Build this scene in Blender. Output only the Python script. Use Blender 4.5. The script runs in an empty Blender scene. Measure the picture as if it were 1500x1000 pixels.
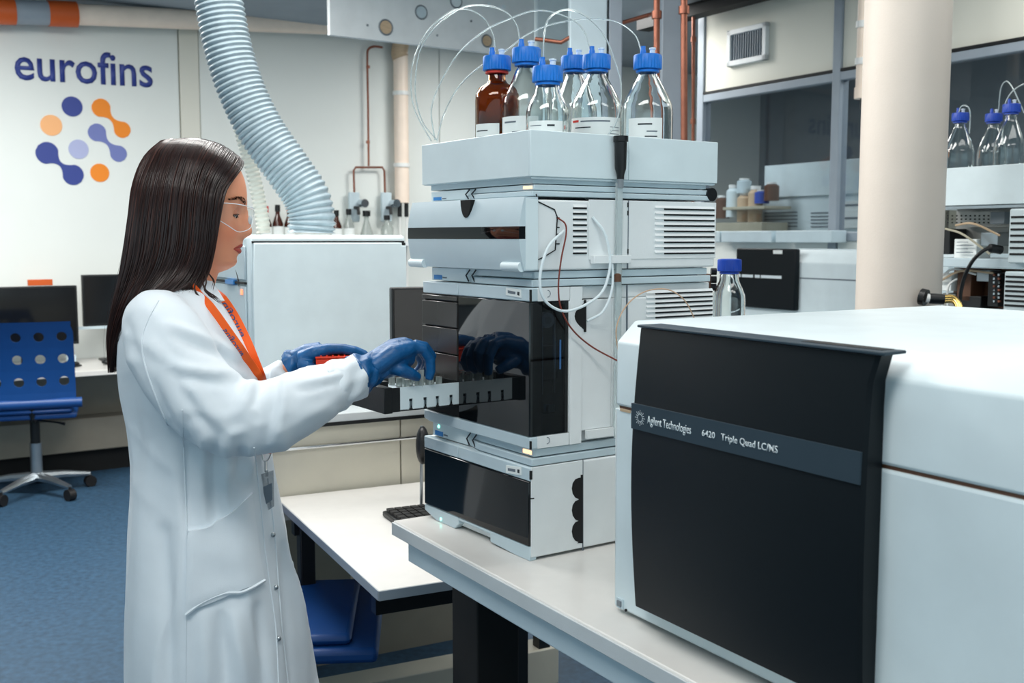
import bpy, bmesh, math, random
import numpy as np
from mathutils import Vector, Matrix, noise
from mathutils.bvhtree import BVHTree
random.seed(7); RS=np.random.RandomState(7)
scn=bpy.context.scene; COL=scn.collection
# ------------------------------------------------------------------ camera, world, light
ZC=1.43; FPX=1562.0; TILT=math.atan(152/FPX)
cd=bpy.data.cameras.new('camera'); cam=bpy.data.objects.new('camera',cd); COL.objects.link(cam)
cam.location=(0,0,ZC); cam.rotation_euler=(math.pi/2-TILT,0,0)
cd.sensor_width=36; cd.lens=36*FPX/1500; cd.clip_start=.05; cd.clip_end=60
cd.dof.use_dof=True; cd.dof.focus_distance=1.85; cd.dof.aperture_fstop=9.0
scn.camera=cam
w=bpy.data.worlds.new('world'); scn.world=w; w.use_nodes=True
bg=w.node_tree.nodes['Background']; bg.inputs[0].default_value=(.66,.89,.98,1); bg.inputs[1].default_value=.85
def area(loc,size,power,col=(1,.99,.955),rot=(0,0,0)):
    l=bpy.data.lights.new('ceiling_or_fill_light',"AREA"); l.shape='RECTANGLE'; l.size,l.size_y=size; l.energy=power; l.color=col
    o=bpy.data.objects.new('ceiling_or_fill_light',l); o.location=loc; o.rotation_euler=rot; COL.objects.link(o); return o
area((-.6,.5,2.82),(1.6,.5),24); area((1.6,.3,2.82),(1.6,.5),11)
area((-.5,2.7,2.82),(1.8,.5),30); area((1.5,2.2,2.82),(1.6,.5),8)
area((-2.3,4.6,2.82),(1.8,.6),70); area((-1.0,3.7,2.82),(1.6,.5),24); area((2.2,4.3,2.82),(1.2,.5),10)
area((.5,6.9,2.82),(1.2,.6),34); area((3.3,5.75,2.82),(1.4,.8),34); area((3.6,3.2,2.82),(1.2,.8),22)  # first two are fill lamps added to brighten far wall and glazed room
vs=scn.view_settings; vs.view_transform='Standard'; vs.look='None'; vs.exposure=.55; vs.gamma=1; vs.use_curve_mapping=False
# ------------------------------------------------------------------ projection helpers (real planes)
def ray(px,py):
    x=(px-750)/FPX; y=(500-py)/FPX; c,s=math.cos(TILT),math.sin(TILT)
    return Vector((x,c+y*s,-s+y*c))
CP=Vector((0,0,ZC))
def on_z(px,py,z):
    r=ray(px,py); return CP+r*((z-ZC)/r.z)
def at(px,py,Y):
    r=ray(px,py); return CP+r*(Y/r.y)
class Fr:
    def __init__(s,o,deg):
        s.o=Vector(o); s.deg=deg; a=math.radians(deg); s.a=a
        s.ax=Vector((math.cos(a),math.sin(a),0)); s.ay=Vector((-math.sin(a),math.cos(a),0)); s.az=Vector((0,0,1))
    def w(s,x,y,z): return s.o+s.ax*x+s.ay*y+s.az*z
    def loc(s,P):
        d=P-s.o; return Vector((d.dot(s.ax),d.dot(s.ay),d.z))
    def hit(s,px,py,axis,val):
        n={'x':s.ax,'y':s.ay,'z':s.az}[axis]; r=ray(px,py)
        t=((s.o+n*val)-CP).dot(n)/r.dot(n); return s.loc(CP+r*t)
# ------------------------------------------------------------------ materials
def lin(c): return tuple(((x/255)/12.92 if x/255<=.04045 else ((x/255+.055)/1.055)**2.4) for x in c)+(1,)
MATS={}
def mat(name,col,rough=.5,metal=0,var=.04,scale=12,bump=0,bscale=200,trans=0,ior=1.45,emis=0,coat=0,stretch=None,spec=.5,sheen=0):
    m=bpy.data.materials.new(name); m.use_nodes=True; nt=m.node_tree; b=nt.nodes['Principled BSDF']
    L=lin(col); tc=nt.nodes.new('ShaderNodeTexCoord'); src=tc.outputs['Object']
    if stretch:
        mp=nt.nodes.new('ShaderNodeMapping'); mp.inputs['Scale'].default_value=stretch; nt.links.new(src,mp.inputs[0]); src=mp.outputs[0]
    if var>0:
        n=nt.nodes.new('ShaderNodeTexNoise'); n.inputs['Scale'].default_value=scale; n.inputs['Detail'].default_value=5
        nt.links.new(src,n.inputs['Vector']); r=nt.nodes.new('ShaderNodeValToRGB')
        r.color_ramp.elements[0].position=.3; r.color_ramp.elements[1].position=.7
        r.color_ramp.elements[0].color=tuple(x*(1-var) for x in L[:3])+(1,); r.color_ramp.elements[1].color=tuple(min(1,x*(1+var)) for x in L[:3])+(1,)
        nt.links.new(n.outputs['Fac'],r.inputs[0]); nt.links.new(r.outputs[0],b.inputs['Base Color'])
    else: b.inputs['Base Color'].default_value=L
    if bump:
        n2=nt.nodes.new('ShaderNodeTexNoise'); n2.inputs['Scale'].default_value=bscale; n2.inputs['Detail'].default_value=3; nt.links.new(src,n2.inputs['Vector'])
        bp=nt.nodes.new('ShaderNodeBump'); bp.inputs['Strength'].default_value=bump; bp.inputs['Distance'].default_value=.002
        nt.links.new(n2.outputs['Fac'],bp.inputs['Height']); nt.links.new(bp.outputs[0],b.inputs['Normal'])
    b.inputs['Roughness'].default_value=rough; b.inputs['Metallic'].default_value=metal; b.inputs['IOR'].default_value=ior
    b.inputs['Transmission Weight'].default_value=trans; b.inputs['Coat Weight'].default_value=coat; b.inputs['Specular IOR Level'].default_value=spec
    b.inputs['Sheen Weight'].default_value=sheen
    if emis: b.inputs['Emission Color'].default_value=L; b.inputs['Emission Strength'].default_value=emis
    m.diffuse_color=L; MATS[name]=m; return m
def attr_mat(name,rough,spec=.5,bump=0,bscale=300,sss=0,aniso=0):
    m=mat(name,(128,128,128),rough,var=0,bump=bump,bscale=bscale,spec=spec); nt=m.node_tree; b=nt.nodes['Principled BSDF']
    a=nt.nodes.new('ShaderNodeVertexColor'); a.layer_name='Col'; nt.links.new(a.outputs[0],b.inputs['Base Color'])
    b.inputs['Subsurface Weight'].default_value=sss; b.inputs['Subsurface Scale'].default_value=.01; b.inputs['Anisotropic'].default_value=aniso
    return m
M=lambda n:MATS[n]
mat('plastic_white',(214,227,231),.38,bump=.05,bscale=900); mat('plastic_grey',(192,208,215),.42,bump=.05,bscale=900)
mat('paint_white',(226,230,231),.45,bump=.08,bscale=500)
mat('wall_paint',(226,230,226),.6,var=.02,scale=2); mat('wall_cream',(222,220,208),.6,var=.02,scale=2)
mat('ceiling_grey',(150,160,168),.8,var=.05,scale=5); mat('trim_grey',(150,160,170),.4)
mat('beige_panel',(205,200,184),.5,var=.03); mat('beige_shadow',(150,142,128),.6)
mat('bench_top',(216,214,210),.28,var=.02,scale=30); mat('bench_edge',(200,205,207),.4,bump=.15,bscale=700); mat('bench_apron',(196,212,220),.45)
mat('door_black',(20,26,30),.42,var=.1,scale=3,bump=.06,bscale=1200,spec=.15); mat('stripe_grey',(50,64,74),.5,spec=.2)
mat('glass_black',(9,12,15),.03,var=0,ior=1.62); mat('drawer_dark',(52,50,49),.25,var=.05,ior=1.5)
mat('black_plastic',(17,19,21),.4,bump=.1); mat('black_matt',(12,13,14),.75); mat('black_line',(14,18,20),.7,var=0)
mat('blue_cap',(16,118,212),.38,var=.05,scale=40); mat('blue_cap_dark',(20,66,170),.38); mat('blue_tag',(45,130,200),.4)
mat('clear_glass',(245,250,250),.02,var=0,trans=1,ior=1.45); mat('amber_glass',(180,116,56),.04,var=0,trans=1,ior=1.45); mat('water',(235,245,245),.0,var=0,trans=1,ior=1.33)
mat('label_paper',(236,240,238),.6,var=.02); mat('print_grey',(105,115,125),.6,var=0); mat('print_dark',(40,45,52),.6,var=0); mat('print_red',(205,60,50),.6,var=0)
mat('tube_clear',(225,235,236),.15,var=0,trans=.6,ior=1.3); mat('tube_red',(120,50,38),.35); mat('tube_tan',(206,170,140),.35)
mat('copper',(150,96,78),.38,metal=.75,var=.15,scale=25); mat('steel',(170,176,180),.28,metal=.9,var=.1); mat('chrome',(205,208,210),.12,metal=1,var=.05)
mat('pipe_beige',(250,230,212),.45); mat('pillar_paint',(212,201,190),.5,bump=.15,bscale=160,var=.03,scale=6); mat('pipe_orange',(206,92,36),.45)
mat('hose_grey',(150,166,174),.42,var=.12,scale=30,bump=.3,bscale=120,coat=.2)
mat('floor_blue',(47,76,100),.5,var=.28,scale=38,bump=.1,bscale=160)
mat('logo_navy',(50,66,140),.5,var=0); mat('logo_orange',(238,136,34),.5,var=0); mat('logo_peach',(245,180,122),.5,var=0); mat('logo_violet',(112,122,180),.5,var=0); mat('logo_lilac',(172,178,214),.5,var=0)
mat('screen_dark',(13,15,18),.12,var=0,ior=1.5); mat('chair_blue',(16,66,128),.4,bump=.05); mat('caster_black',(22,20,20),.5)
mat('coat_cotton',(226,234,240),.82,var=.02,scale=20,bump=.35,bscale=1500,sheen=.2); mat('shirt_white',(235,228,222),.8,bump=.2)
mat('glove_blue',(10,84,138),.42,var=.15,scale=60,bump=.6,bscale=130); mat('lanyard_orange',(240,96,18),.6,bump=.3,bscale=2500); mat('red_plastic',(226,58,24),.35,bump=.1)
mat('trouser_dark',(24,26,34),.8); mat('shoe_black',(18,18,18),.4); mat('print_blue',(70,84,130),.6,var=0); mat('print_white',(222,232,236),.5,var=0)
mat('clip_white',(235,235,232),.4); mat('wood_pale',(196,170,140),.5,var=.15,stretch=(2,2,20)); mat('brown_dark',(92,60,42),.5)
mat('glow_blue',(110,185,255),.4,var=0,emis=.6); mat('led_green',(120,240,215),.4,var=0,emis=3); mat('led_orange',(255,196,150),.4,var=0,emis=1.2); mat('led_red',(240,120,80),.4,var=0,emis=1.5)
mat('pcb_steel',(150,150,146),.4,metal=.6); mat('brass',(190,160,96),.25,metal=1,var=.2,scale=60); mat('eye_white',(225,215,210),.2); mat('eye_dark',(40,26,20),.15)
mat('dim_grey',(120,128,134),.7); mat('dim_beige',(176,170,150),.7,var=.1,scale=3)
def thin_glass(name,tint,refl=.12,rough=.02):
    m=bpy.data.materials.new(name); m.use_nodes=True; nt=m.node_tree; nt.nodes.clear()
    o=nt.nodes.new('ShaderNodeOutputMaterial'); mx=nt.nodes.new('ShaderNodeMixShader'); t=nt.nodes.new('ShaderNodeBsdfTransparent'); g=nt.nodes.new('ShaderNodeBsdfGlossy')
    lw=nt.nodes.new('ShaderNodeLayerWeight'); pw=nt.nodes.new('ShaderNodeMath'); pw.operation='POWER'; pw.inputs[1].default_value=4.5; nt.links.new(lw.outputs['Facing'],pw.inputs[0]); lw.inputs[0].default_value=.5
    fr=nt.nodes.new('ShaderNodeMath'); fr.operation='MULTIPLY'; fr.inputs[1].default_value=.7; nt.links.new(pw.outputs[0],fr.inputs[0]); ad=nt.nodes.new('ShaderNodeMath'); ad.operation='ADD'; ad.inputs[1].default_value=refl+.025
    t.inputs[0].default_value=lin(tint); g.inputs['Roughness'].default_value=rough; nt.links.new(fr.outputs[0],ad.inputs[0]); nt.links.new(ad.outputs[0],mx.inputs[0])
    nt.links.new(t.outputs[0],mx.inputs[1]); nt.links.new(g.outputs[0],mx.inputs[2]); nt.links.new(mx.outputs[0],o.inputs[0]); m.diffuse_color=lin(tint); MATS[name]=m
mat('door_gloss',(9,12,15),.05,var=0,ior=1.45); thin_glass('window_glass',(222,228,232),.0); thin_glass('goggle_glass',(250,252,252),.0); thin_glass('smoked_glass',(170,178,186),.01); thin_glass('badge_clear',(225,228,230),.12)
mat('lid_skin',(188,120,92),.5,var=0); mat('lip_red',(176,62,48),.4,var=0,bump=.1,bscale=900); attr_mat('skin',.42,spec=.4,bump=.08,bscale=700,sss=.12); attr_mat('hair',.3,spec=.55)
# ------------------------------------------------------------------ mesh helpers
class MB:
    def __init__(s): s.v=[]; s.f=[]; s.c=[]
    def add(s,vs,fs):
        o=len(s.v); s.v+=[tuple(p) for p in vs]; s.f+=[tuple(i+o for i in f) for f in fs]; return s
    def box(s,x0,x1,y0,y1,z0,z1):
        return s.add([(x0,y0,z0),(x1,y0,z0),(x1,y1,z0),(x0,y1,z0),(x0,y0,z1),(x1,y0,z1),(x1,y1,z1),(x0,y1,z1)],
            [(0,3,2,1),(4,5,6,7),(0,1,5,4),(1,2,6,5),(2,3,7,6),(3,0,4,7)])
    def prism(s,pts,axis,a,b):
        def P(p,t): return {'x':(t,p[0],p[1]),'y':(p[0],t,p[1]),'z':(p[0],p[1],t)}[axis]
        n=len(pts); return s.add([P(p,a) for p in pts]+[P(p,b) for p in pts],
            [tuple(range(n))[::-1],tuple(range(n,2*n))]+[(i,(i+1)%n,n+(i+1)%n,n+i) for i in range(n)])
    def rings(s,R,closed=True,cap=True):
        n=len(R[0]); m=len(R); F=[]
        for i in range(m-1):
            for j in range(n if closed else n-1):
                k=(j+1)%n; F.append((i*n+j,i*n+k,(i+1)*n+k,(i+1)*n+j))
        if cap and closed: F.append(tuple(range(n))[::-1]); F.append(tuple((m-1)*n+j for j in range(n)))
        return s.add([p for r in R for p in r],F)
    def tube(s,pts,r,n=8,cap=True,flat=None):
        P=[Vector(p) for p in pts]; m=len(P); rr=r if hasattr(r,'__len__') else [r]*m
        T=[(P[min(i+1,m-1)]-P[max(i-1,0)]).normalized() for i in range(m)]
        u=T[0].orthogonal().normalized(); R=[]
        for i in range(m):
            u=(u-T[i]*u.dot(T[i])); u=u.normalized() if u.length>1e-6 else T[i].orthogonal().normalized(); v=T[i].cross(u)
            R.append([P[i]+(u*math.cos(6.28318*j/n)+v*math.sin(6.28318*j/n))*rr[i] for j in range(n)])
        return s.rings(R,cap=cap)
    def cyl(s,p,q,r,n=20): return s.tube([p,q],r,n)
    def lathe(s,prof,c=(0,0,0),n=28,cap=False):
        R=[[(c[0]+r*math.cos(2*math.pi*j/n),c[1]+r*math.sin(2*math.pi*j/n),c[2]+z) for j in range(n)] for r,z in prof]
        return s.rings(R,cap=cap)
    def ell(s,c,r,n=14,m=10):
        R=[[(c[0]+r[0]*math.sin(math.pi*i/m)*math.cos(2*math.pi*j/n),c[1]+r[1]*math.sin(math.pi*i/m)*math.sin(2*math.pi*j/n),c[2]+r[2]*math.cos(math.pi*i/m)) for j in range(n)] for i in range(m+1)]
        R[0]=[(c[0]+1e-4*math.cos(6.28*j/n),c[1]+1e-4*math.sin(6.28*j/n),c[2]+r[2]) for j in range(n)]; R[-1]=[(c[0]+1e-4*math.cos(6.28*j/n),c[1]+1e-4*math.sin(6.28*j/n),c[2]-r[2]) for j in range(n)]
        return s.rings(R)
    def mesh(s,name):
        me=bpy.data.meshes.new(name); me.from_pydata(s.v,[],s.f); bm=bmesh.new(); bm.from_mesh(me); bmesh.ops.recalc_face_normals(bm,faces=bm.faces); bm.to_mesh(me); bm.free(); return me
def setp(o,label=None,cat=None,group=None,kind=None):
    if label:o['label']=label
    if cat:o['category']=cat
    if group:o['group']=group
    if kind:o['kind']=kind
    return o
def put(name,me,m,parent=None,smooth=False,bevel=0,**k):
    o=bpy.data.objects.new(name,me); COL.objects.link(o); o.parent=parent
    if m and not me.materials: me.materials.append(M(m) if isinstance(m,str) else m)
    if smooth:
        for p in me.polygons: p.use_smooth=True
        if smooth!=2:
            try: me.set_sharp_from_angle(angle=math.radians(38))
            except Exception: pass
    if bevel:
        b=o.modifiers.new('bevel','BEVEL'); b.width=bevel; b.segments=2; b.limit_method='ANGLE'; b.angle_limit=.6
        for p in me.polygons: p.use_smooth=True
        try: me.set_sharp_from_angle(angle=math.radians(50))
        except Exception: pass
    return setp(o,**k)
def B(name,mb,m,parent=None,smooth=False,bevel=0,world=False,**k):
    if world:                                   # authored in world space: origin to its lowest point's place
        a=np.array(mb.v); c=(a.min(0)+a.max(0))/2; c[2]=a[:,2].min(); mb.v=[tuple(p) for p in (a-c)]
        o=put(name,mb.mesh(name),m,parent,smooth,bevel,**k); o.location=c; return o
    return put(name,mb.mesh(name),m,parent,smooth,bevel,**k)
def thing(name,label,cat,loc=(0,0,0),rot=0,group=None,kind=None):
    o=bpy.data.objects.new(name,None); o.empty_display_size=.05; COL.objects.link(o); o.location=loc; o.rotation_euler=(0,0,math.radians(rot))
    return setp(o,label,cat,group,kind)
def fthing(name,label,cat,fr,**k): return thing(name,label,cat,fr.o,fr.deg,**k)
def struct(name,mb,m,**k): return B(name,mb,m,kind='structure',**k)
def cr(pts,n=8):                                 # Catmull-Rom
    P=[np.array(p,float) for p in pts]; P=[2*P[0]-P[1]]+P+[2*P[-1]-P[-2]]; out=[]
    for i in range(1,len(P)-2):
        for k in range(n):
            t=k/n; out.append(.5*((2*P[i])+(-P[i-1]+P[i+1])*t+(2*P[i-1]-5*P[i]+4*P[i+1]-P[i+2])*t*t+(-P[i-1]+3*P[i]-3*P[i+1]+P[i+2])*t**3))
    out.append(P[-2]); return out
def text_mesh(s,size,depth=.0005,bold=0,sx=1):
    c=bpy.data.curves.new('t','FONT'); c.body=s; c.size=size; c.extrude=depth; c.offset=bold; c.resolution_u=3
    o=bpy.data.objects.new('t',c); COL.objects.link(o); dg=bpy.context.evaluated_depsgraph_get(); dg.update()
    me=bpy.data.meshes.new_from_object(o.evaluated_get(dg)); bpy.data.objects.remove(o); a=[v.co.copy() for v in me.vertices]
    x0=min(p.x for p in a); x1=max(p.x for p in a)
    for v in me.vertices: v.co.x=(v.co.x-x0)*sx
    me.materials.clear(); return me,(x1-x0)*sx
def place_text(name,s,width,height,o,ux,uy,m,parent,bold=0,depth=.0004,fn=None,**k):
    """text between origin o, baseline direction ux, up direction uy, total width and x-height scale"""
    me,wd=text_mesh(s,1.0,0,bold); zz=[v.co.y for v in me.vertices]; h=max(zz); ux=Vector(ux); uy=Vector(uy); n=ux.cross(uy)
    bm=bmesh.new(); bm.from_mesh(me); r=bmesh.ops.extrude_face_region(bm,geom=list(bm.faces)); 
    for v in [g for g in r['geom'] if isinstance(g,bmesh.types.BMVert)]: v.co.z+=1
    for v in bm.verts:
        a,b,c=v.co.x/wd,v.co.y/h,v.co.z
        v.co=Vector(o)+ux*(a*width)+uy*(b*height)+n*(c*depth) if fn is None else fn(a,b,c)
    bmesh.ops.recalc_face_normals(bm,faces=bm.faces); bm.to_mesh(me); bm.free()
    return put(name,me,m,parent,**k)
def remesh(mb,voxel,sm=4,fac=.5):
    me=mb.mesh('t'); o=bpy.data.objects.new('t',me); COL.objects.link(o)
    r=o.modifiers.new('r','REMESH'); r.mode='VOXEL'; r.voxel_size=voxel
    if sm: s=o.modifiers.new('s','SMOOTH'); s.iterations=sm; s.factor=fac
    dg=bpy.context.evaluated_depsgraph_get(); dg.update(); out=bpy.data.meshes.new_from_object(o.evaluated_get(dg)); bpy.data.objects.remove(o); out.materials.clear(); return out
def copy_tree(o,parent=None,**k):
    c=o.copy(); COL.objects.link(c); c.parent=parent; setp(c,**k)
    for ch in list(o.children): copy_tree(ch,c)
    return c
# ================================================================== THE SETTING
FWL=Fr(Vector((-.559,.829,0))*7.0,34.0)          # back wall frame: x right along wall, y into wall
def wh(px,py,y=0): return FWL.hit(px,py,'y',y)
CEIL=2.85
struct('floor',MB().box(-7,6,-1.5,12,-.05,0),'floor_blue')
struct('wall_added_front',MB().box(-7,6,-1.56,-1.5,0,1.05).box(-7,6,-1.56,-1.5,2.5,CEIL),'dim_grey'); struct('wall_added_left',MB().box(-7.06,-7,-1.5,12,0,1.05).box(-7.06,-7,-1.5,12,2.5,CEIL),'dim_grey'); struct('wall_added_right',MB().box(6,6.06,-1.5,12,0,CEIL),'dim_grey'); struct('wall_far',MB().box(-7,6,12,12.06,0,CEIL),'dim_grey')  # front, left and right walls are unseen, added to cut low light
struct('ceiling',MB().box(-7,6,-1.5,12,CEIL,CEIL+.05),'ceiling_grey')
wb=fthing('wall_back','pale wall behind the desks with joints between its panels',None,FWL,kind='structure'); del wb['label']
xs=[-3.0,wh(262,100).x,wh(291,100).x,wh(600,100).x+.25,10.5]
for i in range(4): B('wall_panel',MB().box(xs[i]+.003,xs[i+1]-.003,0 if i!=1 else -.012,.06,0,CEIL),'wall_paint' if i!=1 else 'wall_cream',wb,bevel=.003)
# partition on the right
PO=at(1020,300,6.8); PO.z=0; FP=Fr(PO,31.0)
def ph(px,py,x=0): return FP.hit(px,py,'x',x)
pw=fthing('wall_partition','glazed partition',None,FP,kind='structure'); del pw['label']
yL=ph(1027,200).y; yM=ph(1225,200).y; yR=-5.6; zt=ph(1120,137).z; zs=ph(1130,340).z; yP=ph(1340,200).y; 
ztw=.5*(ph(1027,150).z+ph(1225,120).z)
for a,b_ in ((yM+.03,yL-.03),(yP+.03,yM-.03),(yR,yP-.03)):
    B('upper_panel',MB().box(0,.04,a,b_,ztw+.05,CEIL),'wall_cream',pw,bevel=.003)
    B('lower_panel',MB().box(0,.04,a,b_,0,zs-.02),'wall_paint',pw,bevel=.003)
for y in (yL,yM,yP): B('mullion',MB().box(-.015,.055,y-.028,y+.028,0,CEIL),'trim_grey',pw,bevel=.004)
B('head_rail',MB().box(-.012,.05,yR,yL,ztw,ztw+.045),'trim_grey',pw,bevel=.004); B('head_gap',MB().box(-.014,.02,yR,yL,ztw+.047,ztw+.062),'black_line',pw)
B('sill_rail',MB().box(-.02,.06,yR,yL,zs-.05,zs),'trim_grey',pw,bevel=.004)
for i,(a,b_) in enumerate(((yM+.03,yL-.03),(yP+.03,yM-.03),(yR,yP-.03))):
    struct('window_%d'%(i+1),MB().box(.01,.016,a,b_,zs,ztw),'window_glass').matrix_world=Matrix.Translation(FP.o)@Matrix.Rotation(FP.a,4,'Z')
# next room behind the glass
nr=struct('wall_next_room',MB().box(2.6,2.66,yR-2,3.5,1.75,CEIL).box(2.6,2.66,yR-2,3.5,0,.2),'dim_grey'); nr.matrix_world=Matrix.Translation(FP.o)@Matrix.Rotation(FP.a,4,'Z')
for k in range(16):
    o=struct('trim_%d'%(k+1),MB().box(2.55,2.64,2.6-k*.5,3.06-k*.5,.2,1.75),'dim_beige',bevel=.004); o.matrix_world=nr.matrix_world.copy()
# vent grille in upper panel
a=ph(1070,60); b_=ph(1127,60); zz0=ph(1098,88).z; zz1=ph(1098,47).z
vg=fthing('ventilation_grille','white framed ventilation grille with dark slats high on the partition','vent',FP)
fm=MB(); fm.box(-.03,0,b_.y-.0,b_.y+.03,zz0-.02,zz1+.03).box(-.03,0,a.y-.03,a.y,zz0-.02,zz1+.03).box(-.03,0,b_.y,a.y,zz1,zz1+.03).box(-.03,0,b_.y,a.y,zz0-.02,zz0+.01)
B('frame',fm,'paint_white',vg,bevel=.003); B('backing',MB().box(-.006,-.001,b_.y+.02,a.y-.02,zz0,zz1+.01),'black_line',vg)
nv=14
for k in range(nv):
    y=b_.y+.035+(a.y-b_.y-.07)*k/(nv-1); B('slat',MB().box(-.022,-.008,y-.0016,y+.0016,zz0+.01,zz1),'trim_grey',vg)
# cable tray under ceiling along the partition
ct=Fr(PO,31); B('cable_tray',MB().box(-.22,-.12,-1.6,.35,CEIL-.1,CEIL-.04).box(-.14,-.12,-1.6,.35,CEIL-.04,CEIL-.001),'black_matt',label='black cable tray running under the ceiling above the partition',cat='cable tray').matrix_world=nr.matrix_world.copy()
# posts between back wall and partition
def post(name,px0,px1,Y,m,label,cat,dy=.08,z0=0,z1=CEIL,**k):
    x0=(px0-750)/FPX*Y; x1=(px1-750)/FPX*Y
    return B(name,MB().box(x0,x1,Y,Y+dy,z0,z1),m,bevel=.004,world=True,label=label,cat=cat,**k)
cp=thing('steel_column','pale grey two-leaf steel column directly behind the solvent bottles','column',((870-750)/FPX*4.6,4.6,0))
cx=(870-750)/FPX*4.6
B('left_leaf',MB().box((833-750)/FPX*4.6-cx,(886-750)/FPX*4.6-cx,0,.16,0,CEIL),'plastic_grey',cp,bevel=.004); B('right_leaf',MB().box((889-750)/FPX*4.6-cx,(908-750)/FPX*4.6-cx,0,.16,0,CEIL),'trim_grey',cp,bevel=.004)
post('steel_column',965,997,4.5,'trim_grey','narrow dark grey steel post between the two thick copper pipes','column',z0=0)
def cpipe(pts,r,label,clips=()):
    t=thing('copper_pipe',label,'pipe',(pts[-1][0],pts[-1][1],min(p[2] for p in pts))); o=np.array(t.location)
    B('pipe',MB().tube([np.array(p)-o for p in pts],r,12),'copper',t,smooth=True)
    for c in clips: B('pipe_clip',MB().cyl(np.array(c)-o-np.array((0,0,.015)),np.array(c)-o+np.array((0,0,.015)),r*1.6,12),'copper',t,smooth=True)
    return t
cpipe([at(962,-60,4.42),at(962,846,4.42)],.013,'thick copper pipe rising left of the narrow dark grey post',[at(962,22,4.42)])
cpipe([at(1002,-60,4.4),at(1002,848,4.4)],.014,'thick copper pipe standing right of the narrow dark grey post',[at(1002,15,4.4)])
cpipe([at(1016,25,6.4),at(1013,705,6.4)],.010,'thin copper pipe at the left edge of the partition',[at(1016,58,6.4),at(1015,178,6.4)])
cpipe([at(906,35,4.66),at(950,22,4.66),at(966,18,4.55)],.009,'short level copper pipe crossing the cream wall behind the posts')
cpipe([at(784,57,4.7),at(822,62,4.68),at(836,54,4.66)],.009,'short bent copper pipe seen behind the tubing arcs')
# wooden/white duct post right of column near pillar (clips)
dp=thing('pipe_sleeve','cream capped pipe hanging just left of the big pillar','pipe',at(1262,138,5.0))
o=np.array(dp.location)
B('pipe',MB().cyl((0,0,0),(0,0,CEIL-o[2]),.028,20),'pipe_beige',dp,smooth=True); B('end_cap',MB().cyl((0,0,-.02),(0,0,.03),.033,20),'pipe_beige',dp,smooth=True)
for yy in (36,90): 
    zc=at(1262,yy,5.0).z-o[2]; B('pipe_clip',MB().cyl((0,0,zc-.015),(0,0,zc+.015),.034,20),'clip_white',dp,smooth=True)
B('outlet',MB().cyl((.01,0,-.07),(.01,0,-.02),.015,12),'black_plastic',dp,smooth=True)
# big pillar
PY=2.95; pc=at(1322,250,PY); rp=(1386-1262)/2/FPX*PY/1.04
pil=thing('pillar','round cream floor-to-ceiling pillar standing behind the big instrument','pillar',(pc.x,PY,0))
B('shaft',MB().lathe([(rp,0),(rp,CEIL)],n=64,cap=True),'pillar_paint',pil,smooth=True)
# fitting with braided lines from the pillar
pf=thing('pipe_fitting','black union fitting with braided brass hoses on the side of the pillar','fitting',at(1350,436,PY-rp-.0))
o=np.array(pf.location)
def rel(px,py,Y): return np.array(at(px,py,Y))-o
q=PY-rp-.015
B('flange',MB().cyl(rel(1349,434,q),rel(1357,436,q-.01),.022,20),'black_plastic',pf,smooth=True); B('collar',MB().cyl(rel(1357,436,q-.01),rel(1362,437,q-.012),.012,16),'clip_white',pf,smooth=True)
B('union',MB().cyl(rel(1362,437,q-.012),rel(1383,438,q-.02),.014,16),'black_plastic',pf,smooth=True)
for k in range(3): B('braided_hose',MB().tube(cr([rel(1383,435+3*k,q-.02),rel(1396,435+3*k,q-.03),rel(1406-k*2,446+k*2,q-.05),rel(1411-k*4,470,q-.08)],6),.006,10),'brass',pf,smooth=True)
# ------------------------------------------------------------------ logo on the back wall
lg=fthing('wall_logo','blue eurofins lettering above a cluster of coloured dots on the wall','sign',FWL)
p0=wh(22,113,-.004); p1=wh(224,125,-.004)
wd=p1.x-p0.x
pz=wh(22,114,-.004).z; pz2=wh(224,126,-.004).z
hts=[(wh(100,78,-.004).z-wh(100,118,-.004).z)]
place_text('lettering','eurofins',wd,.195,(p0.x,-.002,pz-.005),(1,0,(pz2-pz)/wd),(0,0,1),'logo_navy',lg,bold=.012,depth=.003)
def dot(name,cs,m):                                # blob of one or two dots joined by a waist
    pts=[]; 
    C=[(wh(x,y,0).x,wh(x,y,0).z,r) for x,y,r in cs]
    if len(C)==1:
        pts=[(C[0][0]+C[0][2]*math.cos(t*math.pi/20),C[0][1]+C[0][2]*math.sin(t*math.pi/20)) for t in range(40)]
    else:
        (x0,z0,r0),(x1,z1,r1)=C; a=math.atan2(z1-z0,x1-x0); d=math.hypot(x1-x0,z1-z0); N=40; up=[]
        prof=[]
        for k in range(N+1):
            s=-r0+(d+r0+r1)*k/N
            h0=math.sqrt(max(0,r0*r0-s*s)) if abs(s)<r0 else 0; h1=math.sqrt(max(0,r1*r1-(s-d)**2)) if abs(s-d)<r1 else 0
            h=max(h0,h1)
            if r0*.55<s<d-r1*.55:
                t=(s-r0*.55)/(d-r1*.55-r0*.55); e0=r0*.835; e1=r1*.835; wst=.012
                e=(e0*(1-t)+e1*t); h=wst+(e-wst)*(abs(2*t-1)**2.0)
            prof.append((s,h))
        P=prof+[(s,-h) for s,h in prof[::-1][1:-1]]
        pts=[(x0+s*math.cos(a)-h*math.sin(a),z0+s*math.sin(a)+h*math.cos(a)) for s,h in P]
    B(name,MB().prism(pts,'y',-.004,0),m,lg)
k=.0039
dot('dot',[(105.5,156,15.5*k)],'logo_navy'); dot('dot',[(75,183.5,16*k)],'logo_peach'); dot('dot',[(115,218.5,15*k)],'logo_lilac'); dot('dot',[(146,253,14.5*k)],'logo_orange')
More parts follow.
